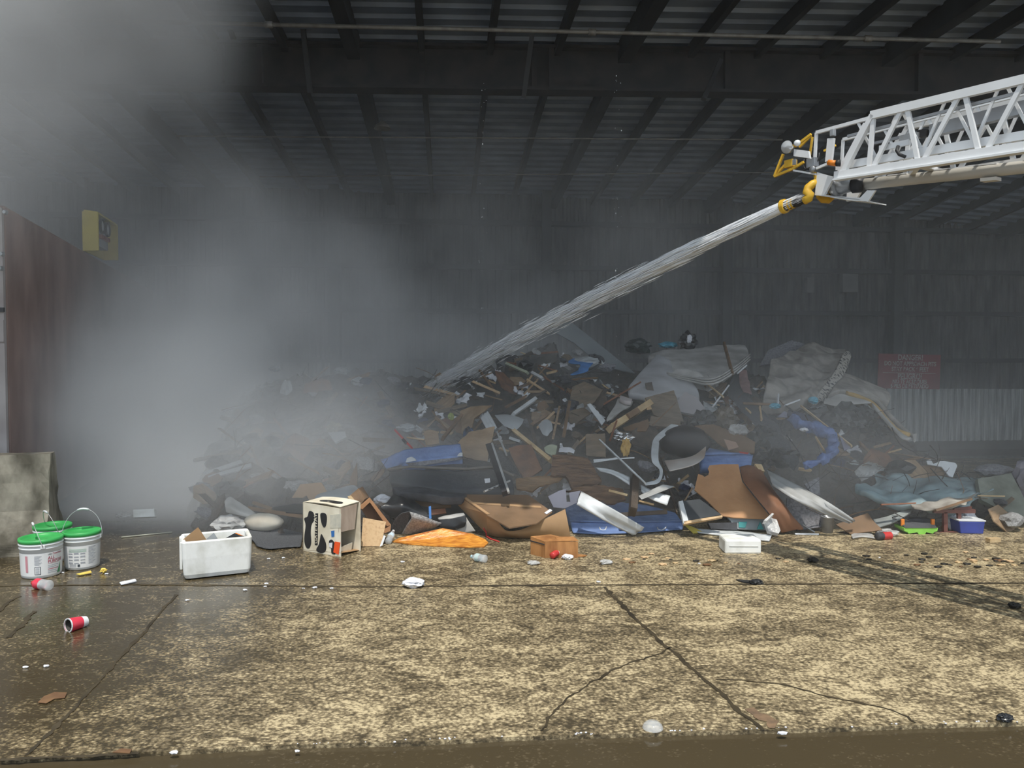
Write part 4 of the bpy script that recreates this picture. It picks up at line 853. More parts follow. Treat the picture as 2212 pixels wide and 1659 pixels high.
# ------------------------------------------------------------------ the rubbish heap: matted core, then everything lying on it
TOP = [(300, 1170), (360, 1150), (420, 1085), (480, 930), (540, 830), (700, 800), (900, 800), (1000, 805), (1100, 770), (1180, 735), (1240, 745), (1330, 778), (1400, 772), (1500, 760), (1600, 775), (1660, 830), (1760, 830), (1850, 860), (1920, 905), (1980, 965), (2060, 1015), (2140, 1035), (2230, 1045), (2400, 1080)]
BASE = [(300, 1165), (430, 1165), (520, 1186), (650, 1188), (780, 1172), (1000, 1162), (1200, 1152), (1216, 1098), (1482, 1098), (1500, 1150), (1700, 1156), (1900, 1150), (2212, 1140), (2400, 1130)]
rows = []
px = 290
while px <= 2420:
    yb = gp(px, interp(BASE, px)).y + 0.14; col = []; ty = interp(TOP, px)
    Y = yb
    while Y < 14.5:
        zc = at(px, ty, Y).z
        zz = min(SL * (Y - yb - 0.05), zc) - 0.16
        if Y > 12: zz -= (Y - 12) * 0.5
        x = (px - CX) / F * Y
        h = fbm((x, Y, 0), 1.6, 2, 6) * 0.17 + abs(fbm((x, Y, 5), 4.5, 3, 4)) * 0.12
        e = min(1, (Y - yb) / 0.5)
        gz = 0.0 if Y < 7.5 else -0.0764 * (Y - 7.5)
        col.append(Vector((x + fbm((x, Y, 9), 3, 5) * 0.12, Y + fbm((x, Y, 3), 3, 6) * 0.1, max(gz - 0.03, zz + h * e)))); Y += 0.075
    n = 95; col = col[:n] + [col[-1]] * max(0, n - len(col)); rows.append(col); px += 13
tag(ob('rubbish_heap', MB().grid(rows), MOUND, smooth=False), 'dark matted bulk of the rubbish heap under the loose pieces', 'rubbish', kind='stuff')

N1 = (0, -0.75, 0.66); NF = (0, -0.93, 0.36); NL = (-0.45, -0.75, 0.5); NRt = (0.45, -0.75, 0.5); NU = (0, -0.5, 0.87)

# mattresses
patch('mattress', 'white tufted mattress slumped along the top of the heap', 'mattress', MATW,
      [[(1398, 764, .0), (1440, 752, .0), (1500, 750, .0), (1560, 741, .0), (1612, 742, .0)], [(1402, 775, .15), (1450, 770, .15), (1505, 768, .2), (1565, 760, .2), (1617, 752, .1)],
       [(1418, 790, .3), (1465, 790, .4), (1510, 797, .5), (1570, 778, .4), (1619, 762, .2)], [(1440, 806, .4), (1490, 815, .55), (1537, 817, .7), (1585, 792, .5), (1618, 768, .25)], [(1446, 812, .35), (1495, 822, .5), (1541, 830, .62), (1588, 803, .42), (1621, 776, .2)]], th=.16, nu=20, nv=14, amp=.025, tuft=.035)
tm = bpy.data.objects['mattress']
for dy in (0, 7, 14): ob('piping', MB().tube([crom([sp(1441, 805 + dy * .4, .44), sp(1492, 815 + dy * .6, .6), sp(1540, 818 + dy * .8, .76), sp(1588, 792 + dy * .8, .55), sp(1620, 765 + dy * .8, .32)], i / 20) for i in range(21)], .012, 6), MATW, tm, True)
patch('mattress', 'pale grey foam mattress leaning below the white tufted mattress', 'mattress', M('pale foam ticking', (0.52, 0.53, 0.55), (0.36, 0.36, 0.37), 2.5, 0.85, 0.15),
      [[(1420, 764, .25), (1430, 768, .25), (1445, 778, .25)], [(1385, 800, .4), (1430, 800, .45), (1485, 812, .4)], [(1358, 832, .55), (1410, 838, .6), (1510, 842, .45)], [(1357, 850, .55), (1405, 856, .6), (1470, 866, .5), (1512, 870, .4)], ], th=.09, nu=14, nv=12, amp=.02)
panel('foam_sheet', 'dusty grey foam sheet end below the pale foam mattress', 'foam', M('dusty mauve grey', (0.36, 0.34, 0.35), (0.28, 0.265, 0.27), 4, .85), [(1462, 866), (1480, 846), (1505, 858), (1526, 886), (1497, 895), (1468, 889)], N1, .03, .5)
t = empty('mattress', sp(1740, 870, .3), 'big grimy folded mattress standing up near the warning sign', 'mattress')
ob('ticking', patch_mb([[(1664, 784, .2), (1700, 762, .15), (1745, 744, .1), (1800, 749, .1), (1828, 754, .1)], [(1658, 812, .35), (1700, 800, .3), (1748, 785, .25), (1796, 785, .2), (1822, 776, .2)], [(1652, 842, .5), (1695, 840, .45), (1735, 832, .45), (1772, 826, .4), (1796, 814, .4)], [(1646, 868, .6), (1690, 870, .6), (1720, 868, .6), (1748, 866, .55), (1762, 862, .5)]], .14, 30, 24, .09, 3.0, 4), MATG, t, True, 1)
ob('border', patch_mb([[(1822, 758, .32), (1834, 756, .22), (1841, 768, .05)], [(1806, 796, .45), (1818, 800, .35), (1826, 806, .2)], [(1780, 832, .5), (1793, 838, .4), (1800, 844, .3)], [(1752, 864, .6), (1766, 872, .55), (1778, 862, .4)]], .05, 8, 12), MATS_, t, True, 1)
tag(t.children[1], 'binding speckled with black mould')
panel('dark_quilt', 'dark grey quilt tucked behind the big grimy mattress', 'quilt', GREYC, [(1640, 790), (1660, 756), (1710, 735), (1745, 744), (1700, 768), (1665, 786)], N1, .03, -.2)
patch('mattress', 'grimy mattress flopped over the heap end beside the corrugated panel', 'mattress', MATG, [[(1818, 803, .1), (1850, 812, .1), (1890, 828, .1), (1924, 846, .1)], [(1803, 826, .3), (1840, 830, .3), (1885, 843, .3), (1926, 858, .2)], [(1787, 854, .45), (1820, 842, .4), (1870, 848, .45), (1920, 872, .3)]], th=.1, amp=.04, fs=4)
t = empty('torn_foam', sp(1900, 900, .3), 'torn open mattress end with yellow foam bending down by the corrugated panel', 'foam')
ob('cover', patch_mb([[(1826, 838, .5), (1858, 846, .5), (1895, 860, .5), (1925, 892, .5), (1955, 922, .5), (1977, 938, .5)], [(1828, 843, .52), (1858, 851, .52), (1892, 866, .52), (1920, 898, .52), (1950, 928, .52), (1972, 942, .52)]], .03, 18, 3), MATG, t, True, 1)
ob('foam', patch_mb([[(1826, 843, .56), (1856, 851, .56), (1890, 867, .56), (1916, 898, .56), (1945, 926, .56), (1969, 936, .56)], [(1832, 848, .58), (1858, 857, .58), (1886, 874, .58), (1912, 905, .58), (1940, 932, .58), (1963, 937, .58)]], .05, 18, 3, .012, 9), YFOAM, t, True, 1)
ob('backing', patch_mb([[(1884, 868, .62), (1896, 880, .62), (1925, 912, .62), (1950, 935, .62), (1970, 945, .62)], [(1888, 878, .64), (1900, 892, .64), (1926, 922, .64), (1948, 944, .64), (1962, 948, .64)]], .03, 14, 3), MATW, t, True, 1)
ob('hanging_tatter', MB().prism([sp(1972, 940, .6), sp(1981, 936, .6), sp(1979, 952, .6), sp(1976, 956, .6)], (0, .02, 0)), MATW, t)
patch('sheet', 'white torn sheet hanging from the split mattress', 'sheet', MATW, [[(1782, 862, .6), (1810, 853, .6), (1835, 855, .6), (1884, 868, .6)], [(1780, 866, .6), (1808, 866, .64), (1838, 868, .64), (1880, 871, .6)], [(1778, 872, .6), (1806, 876, .6), (1836, 874, .6), (1872, 872, .6)]], th=.01, amp=.03)
t = empty('mattress', sp(930, 985, .5), 'blue box spring with white corner guards lying on the dark mattress', 'mattress')
ob('side_panel', patch_mb([[(822, 994, .3), (850, 982, .45), (879, 971, .6), (935, 964, .6), (994, 959, .6)], [(828, 1003, .3), (852, 996, .45), (878, 985, .6), (938, 979, .6), (997, 972, .6)], [(834, 1012, .3), (855, 1006, .45), (877, 998, .6), (938, 991, .6), (999, 985, .6)]], .25, 24, 8, .008, 9, 2), MATB, t, True, 0)
ob('corner_guard', MB().prism([sp(876, 999, .66), sp(879, 990, .66), (sp(888, 987, .66)), sp(896, 991, .66), sp(899, 995, .66)], (0, .03, 0)), WHITEP, t)
ob('corner_guard', MB().prism([sp(987, 986, .66), sp(990, 981, .66), sp(995, 978, .66), sp(999, 979, .66), sp(999, 985, .66)], (0, .03, 0)), WHITEP, t)
ob('underside', MB().prism([sp(834, 1014, .35), sp(877, 1000, .58), sp(999, 987, .58), sp(1000, 992, .58), sp(900, 1008, .5)], (0, .06, 0)), GREYC, t)
t = empty('mattress', sp(980, 1050, .4), 'dark charcoal mattress bowed under the blue box spring', 'mattress')
ob('side_panel', patch_mb([[(836, 1016, .35), (880, 1010, .45), (950, 1012, .5), (1010, 1014, .5), (1070, 1010, .5), (1108, 1028, .45)], [(838, 1032, .4), (880, 1034, .5), (950, 1038, .55), (1010, 1038, .55), (1070, 1036, .55), (1113, 1046, .5)], [(842, 1046, .4), (885, 1052, .5), (950, 1058, .55), (1010, 1060, .55), (1075, 1058, .55), (1113, 1060, .5)]], .3, 26, 8, .015, 3, 5), M('charcoal ticking', (0.055, 0.062, 0.072), (0.035, 0.04, 0.047), 5, .7, .15), t, True, 1)
ob('top_panel', patch_mb([[(850, 1004, .2), (900, 998, .25), (960, 991, .3), (1020, 990, .3), (1075, 1002, .3), (1106, 1024, .3)], [(838, 1014, .38), (890, 1007, .42), (955, 1009, .48), (1010, 1011, .48), (1065, 1006, .45), (1108, 1027, .45)]], .04, 24, 5, .01), DARKC, t, True, 1)
ob('piping', MB().tube([sp(*p) for p in ((838, 1015, .44), (885, 1008, .5), (950, 1011, .55), (1010, 1013, .55), (1068, 1008, .55), (1110, 1028, .5))], .014, 8), M('dusty piping', (0.17, 0.155, 0.14), (0.12, 0.11, 0.10)), t, True)
ob('tag', MB().prism([sp(1046, 1034, .66), sp(1058, 1033, .66), sp(1059, 1042, .66), sp(1048, 1044, .66)], (0, .004, 0)), PAPER, t)
patch('mattress', 'flattened dark mattress edge lying under the charcoal mattress', 'mattress', DARKC, [[(845, 1052, .6), (900, 1050, .65), (970, 1062, .65), (1010, 1066, .6)], [(860, 1066, .65), (910, 1066, .7), (960, 1072, .7), (1000, 1072, .65)]], th=.08, amp=.02)
t = empty('mattress', sp(1350, 1130, .3), 'blue quilted mattress lying flat at the foot of the heap under white siding', 'mattress')
ob('quilted_top', patch_mb([[(1224, 1082, -.05), (1290, 1078, -.05), (1380, 1086, -.05), (1460, 1105, -.05)], [(1221, 1098, .02), (1290, 1096, .02), (1385, 1106, .02), (1470, 1116, .02)], [(1232, 1124, .12), (1300, 1126, .12), (1390, 1126, .12), (1474, 1124, .08)]], .12, 22, 12, .012, 5, 3, tuft=.014), MATBD, t, True, 1)
ob('border', patch_mb([[(1232, 1126, .14), (1300, 1128, .14), (1390, 1128, .14), (1475, 1126, .1)], [(1235, 1140, .08), (1300, 1142, .08), (1390, 1140, .08), (1476, 1136, .04)], [(1238, 1153, 0), (1302, 1155, 0), (1392, 1152, 0), (1474, 1146, 0)]], .15, 22, 6, .008, 9, 3), MATB, t, True, 0)
for a, b in ((1295, 1310), (1420, 1439)):
    ob('handle', MB().tube([sp(a, 1139, .11), sp(a + 2, 1144, .13), sp((a + b) / 2, 1145.5, .14), sp(b - 2, 1144 - (3 if a > 1400 else 0), .13), sp(b, 1138, .11)], .006, 6), WHITEP, t, True)
ob('piping', MB().tube([sp(*p) for p in ((1231, 1125, .17), (1300, 1127, .17), (1390, 1127, .17), (1475, 1125, .13))], .01, 6), MATBD, t, True)
t = empty('mattress', sp(1570, 990, .4), 'small blue mattress half buried behind the tan fibreboard', 'mattress')
ob('quilted_top', patch_mb([[(1526, 962, .2), (1536, 966, .2), (1575, 974, .2), (1610, 974, .2)], [(1520, 978, .35), (1545, 979, .35), (1585, 980, .35), (1626, 981, .35)]], .06, 12, 5, .01), MATB, t, True, 1)
ob('border', patch_mb([[(1512, 984, .42), (1550, 982, .42), (1590, 981, .42), (1627, 982, .4)], [(1514, 1004, .42), (1550, 1003, .42), (1590, 1002, .42), (1623, 1002, .4)]], .1, 14, 5, .006, 8), MATB, t, True, 0)
ob('tag', MB().prism([sp(1596, 975, .42), sp(1618, 978, .42), sp(1615, 981, .42), sp(1598, 979, .42)], (0, .004, 0)), RED, t)
patch('mattress', 'sodden teal mattress with a wrinkled cover sagging by the chair frame', 'mattress', MATT, [[(1905, 1034, .0), (1926, 1022, .0), (1955, 1030, .0), (2010, 1030, .05), (2080, 1030, .05), (2125, 1034, .05), (2150, 1044, .1)], [(1870, 1044, .2), (1925, 1042, .2), (1980, 1046, .25), (2030, 1050, .3), (2085, 1050, .3), (2125, 1048, .25), (2153, 1053, .2)], [(1846, 1052, .3), (1915, 1062, .35), (1970, 1070, .4), (2015, 1074, .42), (2060, 1070, .4), (2110, 1059, .3), (2150, 1060, .25)], [(1858, 1066, .35), (1912, 1080, .4), (1962, 1094, .45), (2005, 1100, .45), (2040, 1100, .42), (2090, 1082, .35), (2110, 1063, .3)]], th=.06, nu=36, nv=18, amp=.09, fs=4.5, seed=3)
patch('stained_sheet', 'muddy pale sheet with a split hanging from the teal mattress', 'sheet', M('muddy sheet', (0.40, 0.38, 0.34), (0.19, 0.17, 0.145), 5, .9, .4, (1, 2, 1), detail=9), [[(1968, 1086, .48), (2010, 1082, .5), (2048, 1072, .5), (2080, 1072, .48), (2112, 1064, .44)], [(1970, 1094, .5), (2012, 1096, .54), (2050, 1090, .54), (2080, 1082, .5), (2100, 1074, .46)], [(1975, 1100, .5), (2010, 1104, .52), (2036, 1103, .52), (2066, 1094, .5), (2088, 1086, .47)]], th=.012, nu=20, nv=8, amp=.05, fs=6)
patch('carpet', 'curved pale green carpet edge sweeping down under the teal mattress', 'carpet', M('pale green carpet', (0.30, 0.33, 0.32), (0.18, 0.19, 0.185), 6, .9, .3), [[(1886, 1120, .3), (1915, 1114, .32), (1945, 1104, .34), (1972, 1096, .35)], [(1896, 1140, .36), (1925, 1130, .38), (1952, 1116, .38), (1966, 1106, .38)]], th=.02, amp=.01)

# big boards and cartons
panel('fibreboard', 'large tan fibreboard sheet with a bite out of its top edge', 'board', TANP, [(1533, 1005), (1560, 1003), (1595, 1003), (1603, 1040), (1632, 1078), (1664, 1116), (1652, 1120), (1585, 1118), (1560, 1114), (1528, 1082), (1500, 1058), (1508, 1024), (1516, 1026), (1522, 1030), (1530, 1026), (1532, 1018), (1529, 1012)], (-0.08, -0.62, .78), .012, .45)
patch('torn_facing', 'torn brown paper facing curling over the tan fibreboard', 'board', BRNP, [[(1597, 1005, .46), (1620, 1004, .48), (1641, 1009, .46)], [(1606, 1042, .54), (1634, 1038, .58), (1664, 1046, .5)], [(1634, 1076, .58), (1668, 1080, .62), (1702, 1100, .54)], [(1664, 1112, .62), (1692, 1118, .62), (1736, 1140, .5)], [(1690, 1154, .5), (1706, 1150, .5), (1730, 1144, .5)]], th=.01, amp=.03, fs=4)
panel('timber_end', 'square timber end standing behind the tan fibreboard', 'wood', WOODL, [(1630, 1002), (1645, 1003), (1652, 1018), (1640, 1016)], N1, .05, .5)
t = empty('carton', sp(1110, 1120, .3), 'large flat brown carton collapsed at the foot of the heap', 'carton')
cpn = Vector((0.02, -.34, .94)).normalized(); cpc = at(1051, 1112, 6.72)
def cp(px, py): return onplane(px, py, cpc, cpn)
ob('top_panel', MB().prism([cp(989, 1068), cp(1141, 1069), cp(1193, 1106), cp(1160, 1130), cp(1100, 1140), cp(1051, 1112)], (0, 0, -.01)), CARDD, t)  # top in a darker brown than the side and flap
ob('tape', MB().prism([p + cpn * .002 for p in (cp(1018, 1085), cp(1100, 1090), cp(1168, 1094), cp(1170, 1098), cp(1100, 1094), cp(1022, 1088.5))], (0, 0, .003)), CARD, t)
e0, e1_ = cp(989, 1068), cp(1051, 1112)
ob('side_panel', MB().prism([e0 + Vector((0, 0, .008)), e1_ + Vector((0, 0, .008)), gp(1053, 1156, .0), at(1020, 1122, 7.0), at(990, 1092, e0.y)], (.01, .006, 0)), CARD, t)
ob('side_lip', MB().prism([cp(989, 1068) + cpn * .003, cp(996, 1068) + cpn * .003, cp(1058, 1111) + cpn * .003, cp(1051, 1112) + cpn * .003], (0, 0, .004)), CARD, t)
tops = [(1051, 1112), (1066, 1115), (1084, 1138), (1098, 1147), (1130, 1143), (1175, 1122), (1221, 1100)]; bots = [(1054, 1155), (1070, 1159), (1088, 1161), (1106, 1162), (1134, 1163), (1180, 1163), (1233, 1163)]
dY = (.0, .0, -.04, -.06, -.05, -.03, .03)
TT = [at(px, py, 6.73 + d) for (px, py), d in zip(tops, dY)]; BB = [gp(px, py, 0.004) for px, py in bots]
fg = [[crom(TT, i / 36).lerp(crom(BB, i / 36), j / 8) + Vector((0, -.03 * math.sin(math.pi * j / 8), 0)) for i in range(37)] for j in range(9)]
ob('front_flap', MB().grid(fg).grid([[p + Vector((0, .008, 0)) for p in r] for r in fg]), CARD, t, True)
ob('paper_label', MB().prism([p + cpn * .004 for p in (cp(1176, 1109), cp(1188, 1101), cp(1193, 1104), cp(1181, 1112))], (0, 0, .004)), PAPER, t)
fy = lambda py: lerp(6.70, 6.82, (py - 1110) / 53) - .035
for dx in (0, 7, 15): ob('stain', MB().prism([at(1172 + dx, 1131, fy(1131)), at(1176 + dx, 1129, fy(1129)), at(1175 + dx, 1154, fy(1154)), at(1173 + dx, 1158, fy(1158))], (0, .001, 0)), CARDD, t)
ob('doodle', MB().tube([at(1212 + 9 * math.cos(a) * (1 - a / 14), 1140 + 11 * math.sin(a) * (1 - a / 14), fy(1140) + .012) for a in [i * .35 for i in range(26)]], .0018, 5), INK, t)
ob('twine', MB().tube([sp(1044, 1140, .62), sp(1050, 1150, .64), sp(1051, 1158, .6), sp(1060, 1164, .5), sp(1078, 1170, .4)], .006, 6), RED, t)
panel('dark_board', 'shadowed brown board behind the large flat carton', 'board', CARDD, [(888, 1072), (935, 1068), (976, 1082), (974, 1096), (935, 1097), (898, 1088)], N1, .012, .4)
panel('board_scrap', 'short reddish brown board beside the silver felt roll', 'board', WOODR, [(930, 1100), (962, 1098), (964, 1108), (932, 1112)], N1, .012, .5)
panel('plywood_sheet', 'dusty plywood square leaning below the pale foam mattress', 'plywood', PLYD, [(1394, 859), (1425, 851), (1456, 843), (1477, 911), (1445, 904), (1413, 897)], (0.1, -.85, .5), .018, .6, jag=.6)
panel('board_scrap', 'brown chipboard slab below the dusty plywood square', 'board', PLYD, [(1406, 898), (1470, 905), (1470, 925), (1402, 918)], N1, .02, .45, jag=.6)
panel('plank_end', 'short dark plank end upright above the dusty plywood', 'wood', WOODD, [(1394, 827), (1408, 825), (1415, 856), (1401, 860)], NF, .03, .62)
panel('plywood_sheet', 'olive plywood sheet with a torn edge above the blue box spring', 'plywood', PLY, [(994, 888), (1018, 878), (1062, 875), (1046, 888), (1024, 904), (1018, 930), (998, 938)], NL, .016, .45, jag=.8)
panel('plywood_sheet', 'ragged tan plywood hanging behind the blue box spring', 'plywood', PLY, [(990, 956), (1012, 934), (1042, 928), (1069, 921), (1064, 945), (1056, 975), (1052, 998), (1030, 994), (1002, 986)], NF, .016, .42, jag=1.2)
panel('plywood_scrap', 'small brown plywood piece above the red strap', 'plywood', PLY, [(915, 932), (930, 928), (945, 932), (949, 958), (920, 962)], NF, .016, .4, jag=.6)
panel('door_panel', 'reddish brown door panel with a round hole tipped on the heap', 'door', RUST, [(1098, 968), (1120, 962), (1148, 960), (1160, 990), (1171, 1014), (1150, 1028), (1130, 1033), (1112, 1000)], (-.15, -.8, .55), .02, .5, jag=.5)
panel('particle_board', 'shredded dark brown particle board across the middle of the heap', 'board', FIBRE, [(1193, 982), (1230, 982), (1270, 990), (1284, 1010), (1300, 1040), (1290, 1048), (1262, 1046), (1240, 1058), (1222, 1028), (1190, 1026)], (0.05, -.7, .7), .04, .62, jag=1.6)
panel('plywood_sheet', 'split brown plywood lying under the shredded board', 'plywood', M('split ply', (0.27, 0.165, 0.085), (0.15, 0.09, 0.045), 7, .8, .5, (1, 4, 1)), [(1114, 1034), (1165, 1028), (1222, 1027), (1205, 1040), (1165, 1050), (1150, 1062), (1116, 1056)], NU, .016, .5, jag=1.0)
panel('carpet_scrap', 'torn brown carpet hanging below the shredded board', 'carpet', FIBRE, [(1222, 1060), (1262, 1050), (1300, 1048), (1345, 1056), (1352, 1078), (1320, 1088), (1280, 1076), (1250, 1070)], N1, .03, .5, jag=1.6)
panel('plywood_square', 'grey weathered plywood square upright at the middle of the heap', 'plywood', PLYD, [(1265, 938), (1307, 936), (1309, 988), (1266, 984)], NF, .02, .5, jag=.5)
panel('brown_sheet', 'knotted brown sheet with torn holes high on the heap', 'board', PLYD, [(1236, 836), (1262, 824), (1302, 842), (1285, 868), (1255, 886), (1228, 880)], (-.2, -.8, .5), .016, .35, jag=.8)
panel('plank', 'wide brown plank slanting below the knotted sheet', 'wood', PLYD, [(1228, 888), (1262, 880), (1276, 892), (1240, 918), (1230, 912)], N1, .02, .35, jag=.6)
panel('board_scrap', 'jagged brown board under the pale lumber', 'board', CARDD, [(1345, 924), (1400, 905), (1402, 920), (1395, 932), (1350, 930)], N1, .014, .42, jag=.6)
panel('roof_sheet', 'long grey sheet lying down the back of the heap top', 'sheet', M('slate grey sheet', (0.22, 0.25, 0.26), (0.17, 0.19, 0.20), 2, .6), [(1196, 716), (1232, 694), (1330, 772), (1372, 806), (1300, 790), (1240, 740)], (0.1, -.75, .6), .02, -.4)
panel('cardboard_sheet', 'soggy brown cardboard crumpled above the small blue mattress', 'cardboard', CARDD, [(1500, 920), (1540, 916), (1600, 938), (1632, 955), (1630, 978), (1580, 976), (1556, 960), (1530, 938)], NU, .012, .4, jag=1.0)
panel('cardboard_flap', 'pinkish cardboard flap above the small blue mattress', 'cardboard', M('pinkish card', (0.36, 0.24, 0.18), (0.3, 0.2, 0.15)), [(1563, 948), (1590, 955), (1596, 966), (1574, 972)], N1, .01, .5)
panel('cardboard_scrap', 'crumpled brown cardboard at the water edge under the carpet curve', 'cardboard', CARDD, [(1806, 1142), (1842, 1128), (1874, 1117), (1888, 1136), (1906, 1154), (1870, 1158), (1838, 1163)], (-.1, -.6, .8), .01, .35, jag=.6)
panel('wood_board', 'damp brown board lying behind the teal mattress', 'board', CARDD, [(1948, 1012), (2000, 1005), (2036, 1008), (2040, 1026), (1990, 1030), (1950, 1022)], N1, .02, .1)
panel('plastic_tray', 'white plastic tray with a broken corner above the teal mattress', 'tray', WHITEP, [(2001, 994), (2010, 992), (2016, 1002), (2035, 995), (2064, 1000), (2068, 1006), (2058, 1031), (2050, 1028), (2034, 1008), (2004, 1003)], N1, .012, .2)
panel('mossy_board', 'mossy grey board leaning at the far end of the heap', 'board', M('mossy board', (0.20, 0.22, 0.185), (0.11, 0.12, 0.10), 5, .9, .4), [(2112, 1034), (2185, 1022), (2230, 1110), (2230, 1124), (2160, 1100), (2120, 1080)], (.1, -.8, .6), .05, .2, jag=.6)
panel('speckled_carpet', 'grey speckled carpet offcut below the long white gutter', 'carpet', GREYC, [(1700, 1077), (1740, 1082), (1776, 1092), (1778, 1138), (1722, 1146), (1700, 1120)], NF, .02, .3)
panel('speckled_carpet', 'grey carpet corner behind the upper end of the white gutter', 'carpet', GREYC, [(1738, 1046), (1769, 1030), (1772, 1070), (1752, 1064)], N1, .02, .25)
panel('carton_blank', 'hazy brown carton with a white handle strip deep in the smoke', 'carton', CARD, [(621, 1090), (649, 1046), (694, 1042), (718, 1080), (700, 1092)], NF, .02, .2)
panel('handle_strip', 'pale strip along the top of the hazy brown carton', 'strip', PAPER, [(652, 1046), (692, 1042), (691, 1048), (654, 1052)], NF, .01, .26)
panel('torn_board', 'thin curved brown board spike pointing up out of the smoke', 'board', CARDD, [(753, 1062), (757, 1030), (771, 999), (772, 1030), (771, 1050), (764, 1068)], NF, .014, .3)
panel('hazy_plank', 'upper of two pale planks lost in the smoke beside the steel wall', 'plank', LGREY, [(438, 1020), (520, 993), (524, 1000), (444, 1026)], N1, .02, .2)
panel('hazy_plank', 'lower of two pale planks lost in the smoke beside the steel wall', 'plank', LGREY, [(448, 1028), (542, 1000), (543, 1008), (452, 1034)], N1, .02, .25)
panel('foam_block', 'dim white slab on the floor within the smoke near the barrier', 'slab', FOAM, [(288, 1101), (333, 1099), (334, 1116), (288, 1118)], NF, .05, .1)
blob('bin_bag', 'dim pale bag beside the white slab in the smoke', 'bag', CLEAR, 265, 1113, 36, 14, 41, ground=True)

# lumber
def lum(label, mat, a, b, wpx, off=.5, off2=None, thick=None, name='timber', cat='wood'): return stick(name, label, cat, mat, a, b, wpx, off, off2, thick)
t = lum('pale squared beam with a dark band lying across the upper heap', WOODL, (1402, 872), (1318, 926), 22, .65, .6)
ob('dark_band', MB().bar(sp(1374, 890, .668), sp(1352, 904, .662), .065, .115, (0, -1, .3)), WOODM, t)
ob('split_end', MB().prism([sp(1394, 862, .7), sp(1404, 868, .7), sp(1408, 884, .7), sp(1398, 886, .7)], (0, .03, 0)), M('splintered ply', (.62, .42, .22), (.5, .32, .16), 9, .8, .4), t)
lum('pale squared beam pointing down into the shredded board', WOODL, (1110, 930), (1191, 996), 13, .6, .65)
lum('thick brown beam crossing the olive plywood', WOODM, (997, 898), (956, 948), 10, .5, .55)
lum('thin charred stick standing above the red strap', WOODM, (934, 889), (965, 930), 5, .4)
lum('small pale stick above the blue box spring', WOODL, (879, 945), (917, 950), 5, .4)
lum('tall thin brown stake standing against the white tufted mattress', WOODM, (1564, 741), (1582, 808), 7, .55, .6)
lum('long red brown stick leaning left of the pale foam mattress'.replace('left of', 'against'), WOODR, (1383, 826), (1305, 873), 5, .62)
lum('brown plank leaning upright beside the knotted sheet', WOODM, (1230, 870), (1218, 940), 11, .5)
lum('pale brown stick leaning beside the upright brown plank', PLY, (1208, 880), (1195, 945), 8, .5)
lum('orange brown broken plank below the white metal strip', WOODM, (1182, 896), (1148, 918), 11, .5)
lum('dark plank standing beside the broken orange plank', WOODD, (1138, 890), (1158, 960), 10, .45)
lum('thin brown stick resting on the dusty plywood square', WOODM, (1459, 871), (1410, 918), 4, .75)
lum('rusty thin rod poking out below the pale beam', WOODR, (1333, 906), (1318, 950), 6, .72)
lum('wide dark plank standing upright before the white siding', WOODD, (1372, 1030), (1367, 1106), 24, .75, .8)
lum('long dark lath leaning down from the bent white flashing', WOODD, (1427, 990), (1462, 1108), 5, .62)
lum('dark beam lying on the quilted blue mattress', WOODD, (1440, 1106), (1340, 1112), 14, .5)
lum('pale offcut beside the upright dark plank', WOODL, (1316, 1060), (1356, 1070), 8, .65)
lum('pale splintered lath below the white wedge board', WOODL, (1380, 1082), (1412, 1090), 6, .65)
lum('long pale stick slanting over the blue jeans', WOODL, (1730, 877), (1840, 964), 5, .6)
lum('short tan stick below the blue jeans', WOODL, (1762, 944), (1780, 973), 4, .6)
lum('brown board edge under the blue cloth scrap', WOODM, (1605, 872), (1662, 874), 8, .5)
lum('broken pale stick hanging below the brown board edge', WOODL, (1611, 882), (1622, 892), 4, .55)
lum('upright pale splinter below the brown board edge', WOODL, (1641, 878), (1645, 908), 5, .55)
lum('pink wooden slat poking out under the teal mattress', WOODR, (1903, 1090), (1978, 1087), 5, .55)
lum('curved brown slat below the muddy sheet', WOODM, (2020, 1103), (2098, 1078), 8, .55)
lum('thin stick against the mossy board', WOODL, (2112, 1071), (2170, 1072), 4, .4)
lum('thin pole lying behind the teal mattress', WOODM, (1925, 978), (2010, 992), 4, .15)
lum('reddish branch hanging below the torn foam', WOODR, (1906, 888), (1892, 918), 6, .5)
lum('dull brown plank in front of the hazy brown carton', WOODM, (538, 1098), (655, 1116), 13, .35)
lum('small brown plank above the dull brown plank', CARDD, (548, 1086), (590, 1100), 12, .25)
lum('pale split board under the tufted mattress near the stake', WOODL, (1523, 826), (1563, 858), 4, .6)
lum('white painted lath below the tufted mattress', WHITEP, (1574, 833), (1540, 878), 5, .55)
lum('white forked strip by the brown stake', WHITEP, (1612, 790), (1594, 806), 5, .5)
lum('white stick leaning at the foot of the grimy mattress', WHITEP, (1727, 864), (1695, 876), 5, .6)
lum('upright white stick over the blue cloth scrap', WHITEP, (1681, 852), (1680, 874), 5, .62)
lum('grey weathered board tilting below the grey sheeting', LGREY, (1102, 947), (1125, 955), 10, .5)
lum('pale bar crossing behind the white flashing', WHITEP, (1282, 994), (1370, 989), 4, .55)
lum('pale double rail below the grey plywood square', SIDING, (1282, 998), (1336, 990), 7, .6)
lum('charred lumber strip high on the heap near the jet', PALEGRN, (1094, 786), (1140, 806), 9, .3)
lum('white painted batten below the charred strip', SIDING, (1150, 806), (1172, 818), 10, .32)

